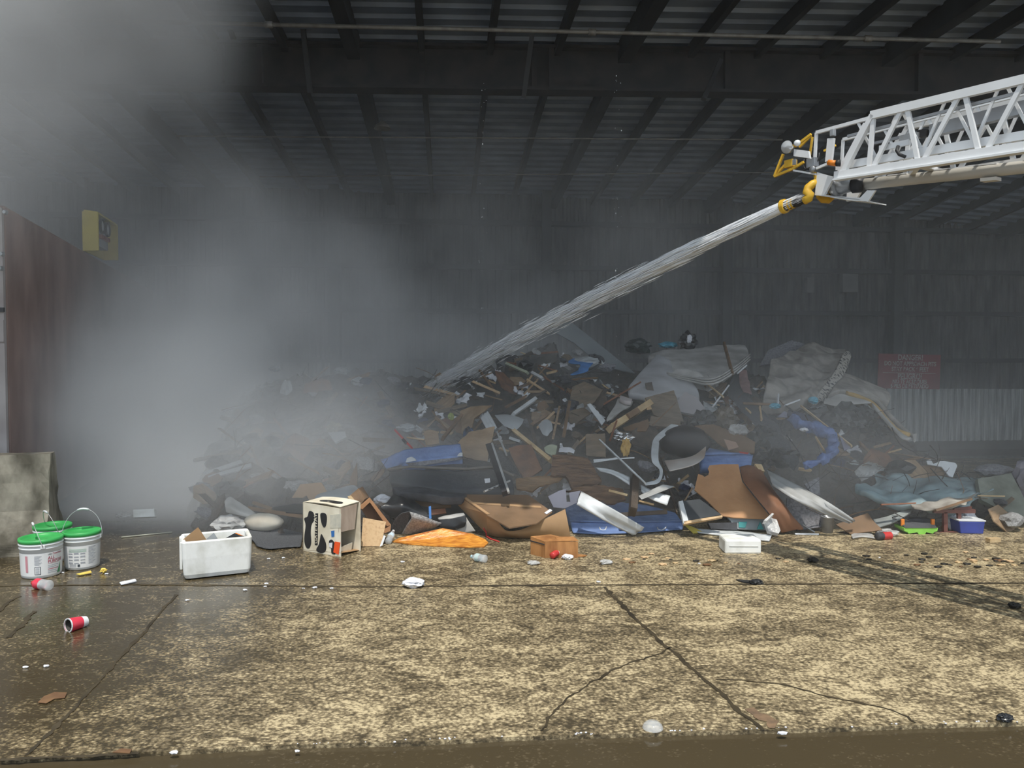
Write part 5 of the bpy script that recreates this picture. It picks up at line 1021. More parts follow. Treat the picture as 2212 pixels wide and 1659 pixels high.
# siding, gutters, metal
def sid(label, mat, rows, name='siding_strip', cat='siding', th=.008, ribs=4, rib=.012, **k): return patch(name, label, cat, mat, rows, th=th, nv=8, nu=k.pop('nu', 12), ribs=ribs, rib=rib, sub=0, **k)
sid('wide white vinyl siding length lying on the quilted blue mattress', SIDING, [[(1256, 1061, .75), (1320, 1097, .78), (1392, 1140, .72)], [(1250, 1076, .78), (1308, 1114, .82), (1380, 1149, .74)], [(1246, 1089, .8), (1300, 1122, .84), (1367, 1157, .76)]])
sid('white siding arc rising behind the upright dark plank', SIDING, [[(1286, 1010, .65), (1320, 1014, .7), (1360, 1030, .7)], [(1296, 1018, .66), (1326, 1026, .72), (1360, 1047, .72)]])
sid('white siding piece curving away behind the white wedge board', SIDING, [[(1383, 1046, .7), (1412, 1060, .72), (1448, 1071, .7)], [(1385, 1062, .72), (1408, 1078, .74), (1441, 1091, .72)]])
patch('flashing', 'bent white metal flashing looping around the dark bag', 'metal strip', SIDING, [[(1450, 915, .75), (1418, 940, .8), (1408, 960, .85), (1408, 996, .9), (1424, 1014, .85), (1420, 1034, .85), (1394, 1042, .85)], [(1467, 918, .75), (1428, 948, .8), (1424, 958, .85), (1423, 994, .9), (1432, 1016, .85), (1424, 1042, .85), (1393, 1048, .85)]], th=.006, nu=40, nv=4)
stick('trim_strip', 'long thin white trim slanting down to the bent flashing', 'strip', SIDING, (1295, 950), (1394, 1044), 5, .9)
tag(ob('wedge_board', MB().prism([sp(1380, 1072, .85), sp(1432, 1047, .85), sp(1457, 1051, .8), sp(1386, 1079, .86)], (0, .02, 0)), SIDG), 'greyish wedge board resting on the upright dark plank', 'board')
sid('long ribbed white gutter running down to the water by the cardboard', SIDG, [[(1655, 1014, .7), (1720, 1046, .72), (1790, 1085, .68), (1848, 1124, .6)], [(1662, 1030, .72), (1716, 1062, .74), (1784, 1098, .7), (1840, 1127, .6)], [(1668, 1048, .72), (1712, 1076, .74), (1778, 1110, .7), (1832, 1130, .6)]], ribs=6, rib=.018, nu=16)
patch('bent_laminate', 'white faced bent panel with a brown inside under the dark bag', 'panel', M('brown to white laminate', (.60, .57, .54), (.33, .26, .21), 1.5, .5), [[(1434, 994, .6), (1470, 990, .65), (1500, 982, .65), (1526, 962, .6)], [(1440, 1006, .66), (1476, 1004, .7), (1505, 996, .7), (1524, 980, .64)], [(1446, 1017, .68), (1480, 1009, .72), (1505, 1000, .72), (1521, 990, .66)]], th=.012)
sid('white corrugated scrap standing above the dark pole', SIDING, [[(1038, 902, .6), (1050, 924, .6), (1060, 936, .6)], [(1054, 888, .6), (1066, 908, .6), (1074, 924, .6)]], ribs=6)
stick('metal_strip', 'white ribbed strip slanting up behind the grey sheeting', 'metal strip', SIDING, (1108, 896), (1156, 862), 12, .55)
stick('metal_strip', 'thin grey strip hanging below the corrugated scrap', 'metal strip', SIDG, (1074, 934), (1094, 982), 6, .55)
patch('plastic_sheeting', 'pale grey plastic sheeting crumpled below the ribbed strip', 'plastic', LGREY, [[(1068, 894, .6), (1096, 894, .6), (1132, 908, .6)], [(1078, 908, .66), (1102, 910, .7), (1126, 918, .66)], [(1090, 921, .66), (1104, 925, .7), (1117, 927, .66)]], th=.006, amp=.03)
patch('plastic_sheeting', 'pale grey scrap of sheeting beside the upright brown plank', 'plastic', LGREY, [[(1162, 918, .5), (1178, 908, .55), (1188, 910, .5)], [(1168, 930, .55), (1182, 926, .6), (1194, 926, .55)], [(1172, 938, .55), (1182, 941, .58), (1190, 934, .55)]], th=.006, amp=.03)
patch('dark_sheet', 'dark grey sheet hanging behind the slotted pole', 'sheet', FELT, [[(1066, 978, .4), (1082, 972, .45), (1092, 976, .4)], [(1072, 1000, .45), (1094, 996, .5), (1110, 1002, .45)], [(1082, 1020, .45), (1106, 1020, .5), (1126, 1028, .45)]], th=.01, amp=.02)
t = empty('slotted_pole', sp(1076, 1012, .8), 'dark slotted metal pole leaning on the charcoal mattress', 'pole')
ob('pole', MB().bar(sp(1057, 962, .75), sp(1093, 1066, .8), .07, .05, (0, -1, .3)), DSTEEL, t)
a, b = sp(1063, 958, .8), sp(1099, 1064, .85); ob('edge_strip', MB().bar(a, b, .02, .02, (0, -1, .3)), SIDG, t)
for i in range(1, 7): ob('slot', MB().box(a.lerp(b, i / 7) + Vector((0, -.012, 0)), (b - a).normalized(), (0, 1, 0), (1, 0, 0), .03, .004, .012), INK, t)
t = stick('slotted_bar', 'short pale slotted bar on the floor of the charcoal mattress', 'bar', SIDG, (1046, 1062), (1101, 1039), 6, .8)
for i in range(4): ob('slot', MB().box(sp(1046, 1062, .83).lerp(sp(1101, 1039, .83), .2 + .2 * i), (1, 0, .3), (0, 1, 0), (0, 0, 1), .02, .01, .008), INK, t)
t = empty('window_frame', sp(1500, 1120, .6), 'broken white window frame with dark glass at the heap foot', 'window frame')
wn_ = (0.12, -.75, .65)
ob('frame_side', panel_mb([(1466, 1083), (1475, 1081), (1487, 1124), (1477, 1131)], wn_, .03, .65), SIDING, t)
wpl, wnv = px_plane([(1466, 1083), (1475, 1081), (1487, 1124), (1477, 1131)], wn_, .65)
ob('frame_sill', MB().prism([onplane(p[0], p[1], wpl[0], wnv) for p in ((1477, 1126), (1560, 1113), (1561, 1117), (1478, 1132))], -wnv * .03), OSB, t)
ob('glass', MB().prism([onplane(p[0], p[1], wpl[0], wnv) for p in ((1475, 1082), (1512, 1078), (1558, 1112), (1487, 1124))], -wnv * .008), M('dark dusty glass', (.07, .075, .08), (.045, .05, .055), 3, .15), t)
sid('perforated white soffit strip lying in the water at the heap foot', SIDING, [[(1489, 1140, .15), (1580, 1148, .1), (1667, 1158, .05)], [(1496, 1147, .15), (1580, 1156, .1), (1664, 1166, .04)], [(1508, 1152, .12), (1582, 1161, .08), (1662, 1170, .02)]], ribs=4, rib=.014)
panel('yellow_wedge', 'thin yellow plastic wedge at the end of the white soffit strip', 'plastic', M('dull yellow', (.70, .58, .12), (.6, .48, .09)), [(1475, 1135), (1500, 1145), (1519, 1155), (1498, 1157)], NU, .01, .2)
t = empty('step_crate', sp(1610, 1135, .4), 'grey plastic crate with triangular holes under the tan fibreboard', 'crate')
ob('side', panel_mb([(1572, 1118), (1652, 1122), (1660, 1146), (1594, 1143)], NF, .03, .3), M('grey crate', (.27, .30, .31), (.22, .245, .255)), t)
for tr in ([(1596, 1127), (1614, 1127), (1610, 1140), (1596, 1139)], [(1642, 1127), (1636, 1143), (1650, 1143)]): ob('hole', panel_mb(tr, NF, .02, .32), TEAL, t)
t = empty('storage_box', sp(1668, 1145, .4), 'clear plastic storage box upended beside the tan fibreboard', 'box')
ob('side', panel_mb([(1652, 1122), (1668, 1110), (1676, 1116), (1686, 1146), (1682, 1152), (1660, 1147)], N1, .05, .7), CLEAR, t); ob('rim', panel_mb([(1650, 1124), (1668, 1108), (1672, 1110), (1656, 1125)], N1, .06, .74), CLEAR, t)
panel('radiator_cover', 'dark ribbed box half under the window frame', 'box', DARKC, [(1530, 1130), (1592, 1128), (1593, 1145), (1536, 1142)], NF, .05, .3)

# bags, cloth, felt
patch('felt_sheet', 'black roofing felt humped up behind the silver felt roll', 'felt', BLACK, [[(850, 1068, .5), (866, 1053, .45), (884, 1064, .5), (898, 1084, .5)], [(836, 1082, .6), (864, 1078, .65), (892, 1090, .6), (922, 1098, .55)], [(820, 1097, .65), (860, 1104, .7), (895, 1106, .65), (932, 1110, .6)], [(842, 1122, .68), (866, 1124, .72), (896, 1122, .68), (926, 1120, .62)]], th=.01, amp=.05, fs=3)
patch('felt_roll', 'silver grey felt rolled into a cone beside the orange plywood', 'felt', FELTG, [[(884, 1104, .85), (912, 1112, .85), (935, 1122, .8), (956, 1130, .75)], [(888, 1122, .95), (912, 1126, .95), (932, 1132, .88), (952, 1134, .78)], [(876, 1140, .9), (900, 1144, .9), (920, 1142, .82), (940, 1140, .75)], [(866, 1156, .8), (880, 1157, .8), (896, 1152, .74), (912, 1147, .7)]], th=.03, amp=.01)
patch('felt_flap', 'open mouth of a dark felt roll next to the wooden box', 'felt', FELT, [[(850, 1122, .75), (866, 1112, .8), (884, 1106, .85)], [(846, 1140, .8), (862, 1132, .75), (882, 1124, .85)], [(848, 1152, .75), (862, 1150, .7), (878, 1140, .8)]], th=.012, amp=.02)
patch('felt_roll', 'charcoal felt roll behind the polystyrene box', 'felt', FELT, [[(508, 1133, .4), (555, 1136, .4), (605, 1139, .4), (655, 1152, .4)], [(503, 1144, .6), (556, 1150, .65), (606, 1154, .65), (654, 1160, .6)], [(540, 1166, .6), (570, 1170, .66), (612, 1170, .66), (652, 1172, .6)], [(556, 1180, .5), (580, 1187, .5), (616, 1184, .5), (650, 1182, .5)]], th=.1, nu=18, nv=12, amp=.01)
blob('pillow', 'stained cream cushion on the charcoal felt roll', 'cushion', M('cream cushion', (.66, .62, .53), (.48, .43, .35), 6, .9), 569, 1128, 88, 40, 51, off=.45, amp=.06, crease=.02, smooth=True, depth=.5)
blob('plastic_bag', 'clear crumpled plastic bag before the cream cushion', 'bag', CLEAR, 494, 1131, 80, 40, 52, off=.55, amp=.2, crease=.4)
patch('padded_tube', 'white torn padded bolster leaning above the clear bag', 'bolster', MATW, [[(484, 1084, .4), (497, 1074, .4), (510, 1082, .4), (555, 1112, .4)], [(484, 1094, .5), (500, 1094, .55), (520, 1104, .5), (550, 1116, .45)], [(486, 1108, .45), (500, 1112, .5), (520, 1114, .48), (542, 1118, .45)]], th=.08, amp=.02)
patch('bin_liner', 'flat black liner stretched behind the cow carton', 'bag', BLACK, [[(588, 1098, .3), (640, 1086, .3), (690, 1092, .3)], [(590, 1108, .35), (640, 1106, .35), (692, 1100, .35)]], th=.01, amp=.03)
blob('dark_bag', 'large dark rounded bag inside the bent white flashing', 'bag', M('dark brown vinyl', (.06, .055, .055), (.035, .033, .034), 3, .5), 1478, 954, 112, 72, 53, off=.55, amp=.10, crease=.08, fs=1.4, smooth=True, depth=.6)
blob('bin_bag', 'black plastic bag above the dark rounded bag', 'bag', BLACK, 1520, 908, 60, 46, 54, off=.4, crease=.4)
blob('brown_bag', 'translucent brown bag of refuse beside the black plastic bag', 'bag', M('brown film', (.15, .12, .085), (.08, .065, .05), 9, .3, .5, bscale=14), 1565, 906, 56, 60, 55, off=.4, crease=.35)
blob('plastic_bag', 'clear film bag below the translucent brown bag', 'bag', CLEAR, 1594, 930, 46, 34, 56, off=.45, crease=.6)
for i, (px, py, w_, h_) in enumerate(((1785, 905, 70, 60), (1828, 900, 74, 62), (1868, 905, 60, 56), (1900, 925, 60, 40), (1650, 948, 70, 64), (1690, 990, 80, 46))):
    blob('bin_bag', ('shiny black rubbish bag right under the split mattress', 'middle black rubbish bag under the torn foam', 'crinkled black rubbish bag nearest the hanging torn foam'.replace('nearest', 'next to'), 'low black bag at the foot of the torn foam', 'black bag behind the shredded tarp tail', 'flat black bag above the white gutter')[i].replace('right under', 'just under'), 'bag', BLACK, px, py, w_, h_, 60 + i, off=.35, crease=.45)
patch('tarp', 'long dark tarp trailing from the brown stake down to the gutter', 'tarp', FELT, [[(1584, 806, .4), (1572, 850, .45), (1600, 885, .5), (1650, 940, .5), (1700, 1000, .5), (1716, 1012, .5)], [(1598, 806, .4), (1600, 846, .5), (1630, 880, .55), (1680, 930, .55), (1712, 985, .52), (1720, 1008, .5)], [(1620, 850, .4), (1626, 862, .45), (1650, 890, .5), (1696, 940, .5), (1716, 980, .5), (1724, 1004, .48)]], th=.01, nu=24, nv=8, amp=.05, fs=5)
patch('pink_rag', 'dusty pink ragged cloth draped by the brown stake', 'rag', PINKG, [[(1596, 804, .5), (1610, 800, .5), (1616, 812, .5)], [(1598, 830, .55), (1610, 830, .58), (1620, 840, .55)], [(1606, 850, .55), (1614, 852, .55), (1622, 856, .5)]], th=.02, amp=.04)
t = empty('trousers', sp(1770, 940, .6), 'blue denim trousers looped over the heap below the navy board', 'trousers')
jp = [sp(*p) for p in ((1712, 903, .6), (1724, 914, .66), (1745, 920, .68), (1762, 924, .68), (1786, 936, .66), (1797, 943, .64), (1800, 956, .64), (1797, 972, .64), (1788, 986, .64), (1772, 996, .62), (1750, 1003, .6), (1740, 1007, .6))]
jr = [.05, .055, .06, .07, .065, .05, .045, .045, .04, .04, .035, .02]
jm = MB().tube([crom(jp, i / 60) for i in range(61)], [interp([(k, r) for k, r in enumerate(jr)], i / 60 * 11) for i in range(61)], 18)
for q in jm.v: q += Vector((fbm(q, 14, 1), fbm(q, 14, 2), fbm(q, 14, 3))) * .035
ob('leg', jm, DENIM, t, True)
ob('waist_flap', MB().prism([sp(1742, 1004, .62), sp(1762, 994, .64), sp(1770, 1000, .64), sp(1752, 1012, .62)], (0, .01, 0)), DENIM, t)
blob('white_rag', 'white rag lying on the blue denim trousers', 'rag', PAPER, 1737, 928, 18, 9, 66, off=.8, crease=.4)
patch('navy_board', 'navy padded strip lying above the blue trousers', 'strip', NAVY, [[(1703, 884, .55), (1745, 896, .55), (1796, 920, .55)], [(1700, 894, .58), (1742, 910, .58), (1792, 934, .58)]], th=.03)
panel('violet_cloth', 'pale violet cloth corner below the white stick', 'cloth', M('violet cloth', (.27, .27, .36), (.2, .2, .28), 6, .8), [(1680, 900), (1694, 888), (1706, 893), (1700, 902)], N1, .01, .5)
panel('grey_triangle', 'pale triangular cloth under the end of the long stick', 'cloth', M('violet cloth', (.27, .27, .36)), [(1814, 942), (1842, 964), (1824, 974)], N1, .01, .55)
blob('blue_cloth', 'turquoise cloth scrap at the foot of the grimy mattress', 'cloth', CYAN, 1674, 877, 26, 14, 67, off=.62, crease=.4)
blob('blue_cloth', 'faint turquoise patch of cloth by the mould speckled border', 'cloth', CYAN, 1757, 864, 24, 16, 68, off=.66, crease=.4)
patch('blue_tarp', 'bright blue tarp scrap coiled high on the heap', 'tarp', SKYB, [[(1228, 778, .3), (1248, 772, .3), (1276, 774, .3), (1282, 784, .3)], [(1230, 784, .32), (1252, 780, .34), (1264, 784, .34), (1276, 790, .32)], [(1262, 790, .33), (1254, 796, .36), (1250, 798, .36), (1272, 794, .34)], [(1230, 808, .34), (1240, 808, .36), (1258, 804, .36), (1272, 798, .34)]], th=.02, amp=.02)
blob('grey_bag', 'pale grey bag behind the bright blue tarp scrap', 'bag', LGREY, 1262, 785, 68, 32, 69, off=.15, crease=.3)
blob('inflatable', 'deflated turquoise inflatable ring on the heap top', 'inflatable', CYAN, 1443, 745, 42, 14, 70, off=-.2, crease=.2)
blob('bin_bag', 'black bag with white paper standing on the tufted mattress', 'bag', BLACK, 1486, 737, 40, 44, 71, off=.15, crease=.5)
blob('paper_scrap', 'white paper caught on the black bag on the heap top', 'paper', PAPER, 1489, 732, 12, 18, 72, off=.35, crease=.4)
blob('dark_bag', 'dark green bag dim on the skyline of the heap', 'bag', M('dark green film', (.035, .05, .05), (.02, .03, .03), 3, .4), 1378, 748, 60, 34, 73, off=-.3, crease=.3)
blob('foil_sheet', 'crinkled silver foil in the middle of the heap', 'foil', FOIL, 1347, 944, 50, 24, 74, off=.55, crease=.5, fs=3)
patch('pillow_cover', 'grey white padded cloth beside the pale squared beam', 'cloth', MATW, [[(1335, 862, .5), (1352, 860, .5), (1368, 866, .5)], [(1325, 878, .55), (1345, 876, .6), (1362, 876, .55)], [(1308, 905, .55), (1325, 900, .6), (1340, 892, .55)]], th=.04, amp=.03)
patch('padded_roll', 'pale pink padded roll under the foam mattress edge', 'cloth', M('pale pink pad', (.50, .45, .44), (.4, .36, .35), 5, .8), [[(1340, 853, .65), (1352, 857, .65), (1366, 861, .65)], [(1338, 861, .68), (1350, 866, .7), (1364, 868, .68)]], th=.05)
panel('white_board', 'white painted board slanting beside the padded cloth', 'board', SIDING, [(1268, 874), (1275, 871), (1308, 908), (1300, 918)], N1, .015, .5)
patch('stained_cloth', 'pale green stained cloth above the shredded board', 'cloth', PALEGRN, [[(1175, 968, .6), (1190, 960, .6), (1204, 962, .6)], [(1178, 975, .64), (1192, 974, .66), (1202, 976, .64)], [(1188, 982, .64), (1196, 984, .66), (1200, 982, .64)]], th=.01, amp=.03)
patch('paper_sheet', 'crumpled lilac paper beside the pale green cloth', 'paper', PAPER, [[(1208, 966, .6), (1226, 964, .6), (1242, 972, .6)], [(1206, 974, .64), (1226, 974, .66), (1240, 978, .64)]], th=.006, amp=.04)
blob('straw_bundle', 'frayed tan fibre hanging below the silver foil', 'fibre', YFOAM, 1352, 966, 24, 44, 75, off=.5, crease=.7)
panel('lilac_tub', 'cracked pale lilac plastic behind the quilted mattress', 'plastic', M('lilac plastic', (.45, .43, .49), (.38, .36, .42), 5, .5), [(1184, 1072), (1208, 1060), (1222, 1056), (1224, 1084), (1250, 1084), (1220, 1098), (1196, 1096)], NF, .014, .5)
panel('lilac_tub', 'second lilac plastic shard beside the white siding length', 'plastic', M('lilac plastic', (.45, .43, .49)), [(1229, 1064), (1254, 1060), (1246, 1084), (1232, 1084)], NF, .014, .5)
panel('blue_strip', 'short upright blue strip beside the black felt', 'strip', INKBL, [(926, 1094), (931, 1093), (932, 1120), (927, 1121)], NF, .01, .7)
patch('white_sack', 'white sack sagging behind the silver felt roll', 'sack', MATW, [[(945, 1118, .5), (970, 1112, .5), (1002, 1108, .5)], [(952, 1126, .55), (980, 1124, .6), (1012, 1124, .55)], [(990, 1150, .55), (1008, 1152, .58), (1028, 1148, .55)]], th=.02, amp=.03)
patch('bin_liner', 'black liner flap over the white sack', 'bag', BLACK, [[(946, 1122, .6), (975, 1120, .65), (1006, 1112, .6)], [(950, 1136, .65), (978, 1138, .7), (1008, 1126, .65)], [(960, 1144, .65), (982, 1146, .68), (1004, 1138, .65)]], th=.01, amp=.03)
blob('black_sack', 'dim white and blue printed sack behind the black felt hump', 'sack', PAPER, 826, 1080, 40, 24, 77, off=.45, crease=.3)
t = stick('red_strap', 'bright red strap with a black buckle above the blue box spring', 'strap', RED, (854, 930), (889, 967), 7, .55)
ob('buckle', MB().bar(sp(871, 950, .58), sp(877, 957, .58), .03, .03, (0, -1, .3)), RUBBER, t)
blob('grey_bag', 'pale grey bag on the skyline behind the red strap', 'bag', LGREY, 878, 924, 44, 18, 78, off=.3, crease=.4)
blob('green_bag', 'yellow green scrap of film beside the olive plywood', 'bag', M('lime film', (.35, .40, .12), (.25, .3, .08)), 974, 900, 14, 18, 79, off=.4, crease=.5)
blob('blue_bundle', 'blue and black bundle under the olive plywood', 'bundle', M('blue black bundle', (.10, .16, .30), (.02, .02, .025), 9, .7), 1012, 938, 24, 36, 80, off=.55, crease=.4)
blob('grey_cushion', 'grey quilted cushion on the mossy board', 'cushion', GREYC, 2148, 1017, 82, 30, 81, off=.15, amp=.12, crease=.12)
blob('smoky_shroud', 'pale cloth standing dim within the smoke', 'cloth', LGREY, 620, 850, 30, 62, 82, off=.2, crease=.4)
blob('smoky_shroud', 'pale scrap dim on the skyline in the smoke', 'cloth', LGREY, 738, 801, 34, 18, 83, off=.1, crease=.4)
blob('smoky_shroud', 'second pale scrap below the skyline scrap in the smoke', 'cloth', LGREY, 775, 824, 34, 20, 84, off=.15, crease=.4)
blob('smoky_shroud', 'small hooked pale rag at the smoky end of the skyline', 'cloth', LGREY, 593, 797, 26, 14, 85, off=.1, crease=.4)
blob('straw_bundle', 'dim pale frayed bundle above the hazy grey crate', 'fibre', M('dim straw', (.35, .33, .25), (.25, .23, .17)), 722, 924, 36, 26, 86, off=.3, crease=.7)
panel('hazy_crate', 'hazy grey slatted crate in the smoke beside the red strap', 'crate', LGREY, [(708, 934), (745, 932), (748, 944), (724, 956)], N1, .03, .35)

# things at the water's edge under the far end
A = gp(1793, 1153); t = empty('metal_pail', A, 'dull galvanised pail at the foot of the speckled carpet', 'pail')
ob('body', MB().lathe(A + Vector((0, .06, 0)), [(0, 0), (.05, 0), (.058, .14), (.061, .142), (.061, .148), (.055, .146), (.048, .01)], 24), STEEL, t, True)
t = empty('tool_case', gp(1992, 1162), 'lime green case with a charcoal lid and orange latches at the water edge', 'case')
A = gp(1956, 1156) + Vector((0, .05, 0)); B = gp(2030, 1156) + Vector((0, .05, 0)); e = (B - A); L_ = e.length; e.normalize(); f = Vector((0, 1, 0))
m = MB(); pr = [(0, .05), (.10, .0), (.36, .0), (.38, -.0), (.42, .0), (.58, .0), (.62, .0), (.9, 0), (1, .05), (1, .075), (0, .075)]
m.prism([A + e * L_ * x + Vector((0, -.02, zz)) for x, zz in ((0.02, .03), (.12, .02), (.14, .006), (.40, .02), (.44, .0), (.62, .0), (.66, .02), (.86, .006), (.88, .02), (.98, .03), (1, .06), (0, .06))], f * .18); ob('base', m, LIME, t)
ob('lid', MB().prism([A + e * L_ * .03 + Vector((0, -.025, .06)), A + e * L_ * .97 + Vector((0, -.025, .06)), A + e * L_ * .99 + Vector((0, .10, .115)), A + e * L_ * .02 + Vector((0, .10, .115))], f * .08), DARKC, t)
for x in (.04, .93): ob('latch', MB().box(A + e * L_ * x + Vector((0, .03, .10)), e, f, (0, 0, 1), .03, .02, .06), ORANGE, t, bev=.003)
t = empty('tub', gp(2108, 1158), 'blue plastic tub with a white lid and paper label at the heap end', 'tub')
A = gp(2081, 1156) + Vector((0, .06, 0)); B = gp(2136, 1157) + Vector((0, .06, 0)); L_ = (B - A).length; z = Vector((0, 0, 1))
ob('body', MB().prism([A + e * .012, B - e * .012, B + e * .004 + z * .115, A - e * .004 + z * .115], f * .16), BLUEP, t, bev=.008)
ob('lid', MB().prism([A - e * .01 + z * .112, B + e * .012 + z * .112, B + e * .012 + z * .126, A - e * .01 + z * .126], f * .17 - Vector((0, .0, 0))), WHITEP, t, bev=.004)
la = ob('label', MB().prism([A + e * L_ * .42 + z * .035 - f * .002, A + e * L_ * .86 + z * .035 - f * .002, A + e * L_ * .86 + z * .09 - f * .002, A + e * L_ * .42 + z * .09 - f * .002], -f * .001), PAPER, t)
ob('red_badge', MB().prism([A + e * L_ * .26 + z * .06 - f * .002, A + e * L_ * .40 + z * .06 - f * .002, A + e * L_ * .40 + z * .095 - f * .002, A + e * L_ * .26 + z * .095 - f * .002], -f * .001), RED, t)
for k2 in range(3): ob('print', MB().prism([A + e * L_ * .5 + z * (.045 + .013 * k2) - f * .004, A + e * L_ * .82 + z * (.045 + .013 * k2) - f * .004, A + e * L_ * .82 + z * (.05 + .013 * k2) - f * .004, A + e * L_ * .5 + z * (.05 + .013 * k2) - f * .004], -f * .0005), INKG, la)
t = empty('chair_frame', gp(2058, 1155), 'overturned red brown wooden chair frame under the teal mattress', 'chair')
yb = gp(2050, 1156).y + .12
for nm, a, b, wd in (('rail', (2016, 1104), (2105, 1104), .035), ('rail', (2028, 1153), (2096, 1151), .035), ('leg', (2041, 1106), (2041, 1150), .035), ('leg', (2071, 1106), (2072, 1152), .03), ('slat', (2060, 1100), (2098, 1096), .02)):
    ob(nm, MB().bar(at(*a, yb), at(*b, yb), wd, wd, (0, 1, 0)), M('red brown stain', (.20, .07, .055), (.13, .05, .04), 6, .5), t)
blob('white_bag', 'white bag seen through the chair frame', 'bag', PAPER, 2058, 1128, 26, 40, 90, off=.05, crease=.5)
blob('white_bag', 'striped white bag behind the blue tub', 'bag', PAPER, 2092, 1118, 34, 30, 91, off=.05, crease=.3)
blob('clear_bag', 'clear bag on the water beside the drink bottle', 'bag', CLEAR, 1918, 1155, 46, 16, 92, off=.25, crease=.5)
patch('white_film', 'white film trailing in the water below the brown cardboard', 'plastic', CLEAR, [[(1838, 1158, .3), (1855, 1151, .3), (1885, 1156, .3)], [(1842, 1164, .3), (1862, 1161, .32), (1890, 1164, .3)]], th=.01, amp=.02)
stick('tube_lamp', 'white fluorescent tube lying in the water near the metal pail', 'tube', WHITEP, (1717, 1153), (1768, 1154), 6, .15)
stick('bent_pipe', 'thin bent pipe lying from the fibreboard to the metal pail', 'pipe', SIDG, (1734, 1134), (1760, 1150), 4, .3)
blob('dark_bag', 'lilac grey bag cut by the frame edge at the far end', 'bag', M('violet grey bag', (.22, .21, .25), (.15, .145, .17), 4, .6), 2225, 1035, 70, 100, 93, off=.3, crease=.3)

# ------------------------------------------------------------------ countless-looking but countable: loose pieces, each one its own object
KEEP = [(1880, 1088, 1976, 1168), (1935, 1092, 2150, 1170), (1798, 1110, 1912, 1170), (1770, 1112, 1812, 1160), (1556, 1112, 1690, 1160), (480, 1072, 660, 1190), (812, 1050, 1030, 1165), (1050, 870, 1135, 930), (1100, 925, 1200, 1000), (1370, 1040, 1460, 1095), (1462, 1078, 1565, 1135), (1244, 1058, 1395, 1160), (1262, 934, 1312, 990), (1284, 948, 1396, 1046), (1308, 860, 1412, 930), (1995, 990, 2070, 1034), (1226, 768, 1285, 812), (1350, 1024, 1392, 1108), (1495, 1000, 1738, 1158), (1216, 1075, 1480, 1160), (826, 955, 1004, 1015), (838, 1000, 1116, 1062), (1400, 735, 1625, 832), (1356, 770, 1520, 880), (1646, 738, 1842, 872), (1850, 1026, 2155, 1104),
        (988, 1064, 1236, 1165), (1410, 916, 1542, 1020), (1655, 1015, 1850, 1130), (1190, 980, 1302, 1050), (1096, 960, 1172, 1034), (1390, 842, 1480, 912), (1700, 880, 1806, 1012), (1820, 836, 1985, 950), (1500, 960, 1630, 1004)]
def depth_ok(px, py, free=False): return py > interp(TOP, px) + 8 and py < interp(BASE, px) - 6 and (free or not any(a < px < c and b < py < d for a, b, c, d in KEEP))
def variants(kind):
    out = []
    for k in range(5):
        if kind == 'timber':
            L_, w_, h_ = R.uniform(.25, .8), R.uniform(.025, .075), R.uniform(.015, .04); m = MB(); j = [R.uniform(-.04, .04) for _ in range(4)]
            m.add([(-L_ / 2 + j[0], -w_ / 2, -h_ / 2), (L_ / 2 + j[1], -w_ / 2, -h_ / 2), (L_ / 2 + j[2], w_ / 2, -h_ / 2), (-L_ / 2 + j[3], w_ / 2, -h_ / 2), (-L_ / 2 + j[0] * .5, -w_ / 2, h_ / 2), (L_ / 2 + j[1] * .5, -w_ / 2, h_ / 2), (L_ / 2 + j[2] * .5, w_ / 2, h_ / 2), (-L_ / 2 + j[3] * .5, w_ / 2, h_ / 2)], [(0, 3, 2, 1), (4, 5, 6, 7), (0, 1, 5, 4), (1, 2, 6, 5), (2, 3, 7, 6), (3, 0, 4, 7)])
        elif kind == 'board':
            n = R.randint(5, 8); m = MB(); s = R.uniform(.12, .3)
            m.prism([Vector((s * math.cos(a) * R.uniform(.6, 1.1) * 1.3, s * math.sin(a) * R.uniform(.6, 1.1), 0)) for a in [i * 6.283 / n for i in range(n)]], (0, 0, .012))
        elif kind == 'sheet':
            m = MB(); s = R.uniform(.06, .17); sd = R.randint(0, 99); n = 7
            g = [[Vector(((i / n - .5) * 2 * s, (j / n - .5) * 2 * s * .7, 0)) for j in range(n + 1)] for i in range(n + 1)]
            for r in g:
                for p in r: p.z = fbm(p, 7, sd) * .09; p.x += fbm(p, 9, sd + 3) * .04
            m.grid(g); m.grid([[p - Vector((0, 0, .004)) for p in r] for r in g])
        elif kind == 'twig':
            m = MB(); L_ = R.uniform(.4, 1.1); c1 = Vector((R.uniform(-.15, .15), R.uniform(-.15, .15), 0)); c2 = Vector((R.uniform(-.1, .1), R.uniform(-.1, .1), 0)); f_ = R.uniform(-.2, .2)
            m.tube([Vector((L_ * (i / 8 - .5), 0, 0)) + c1 * math.sin(i * .4) + c2 * math.sin(i * .9) for i in range(9)], [.007 - .0005 * i for i in range(9)], 5)
            m.tube([Vector((0, 0, 0)) + c1 * math.sin(1.6) + c2 * math.sin(3.6), Vector((L_ * .2, f_, .05)), Vector((L_ * .3, f_ * 2, .06))], [.005, .004, .002], 5)
        else:
            sd = R.randint(0, 99); s = R.uniform(.07, .18); m = blob_mb((0, 0, 0), (s * 1.3, s, s * .7), sd, .35, 2, 2, crease=.5)
        out.append(m.mesh(kind))
    return out
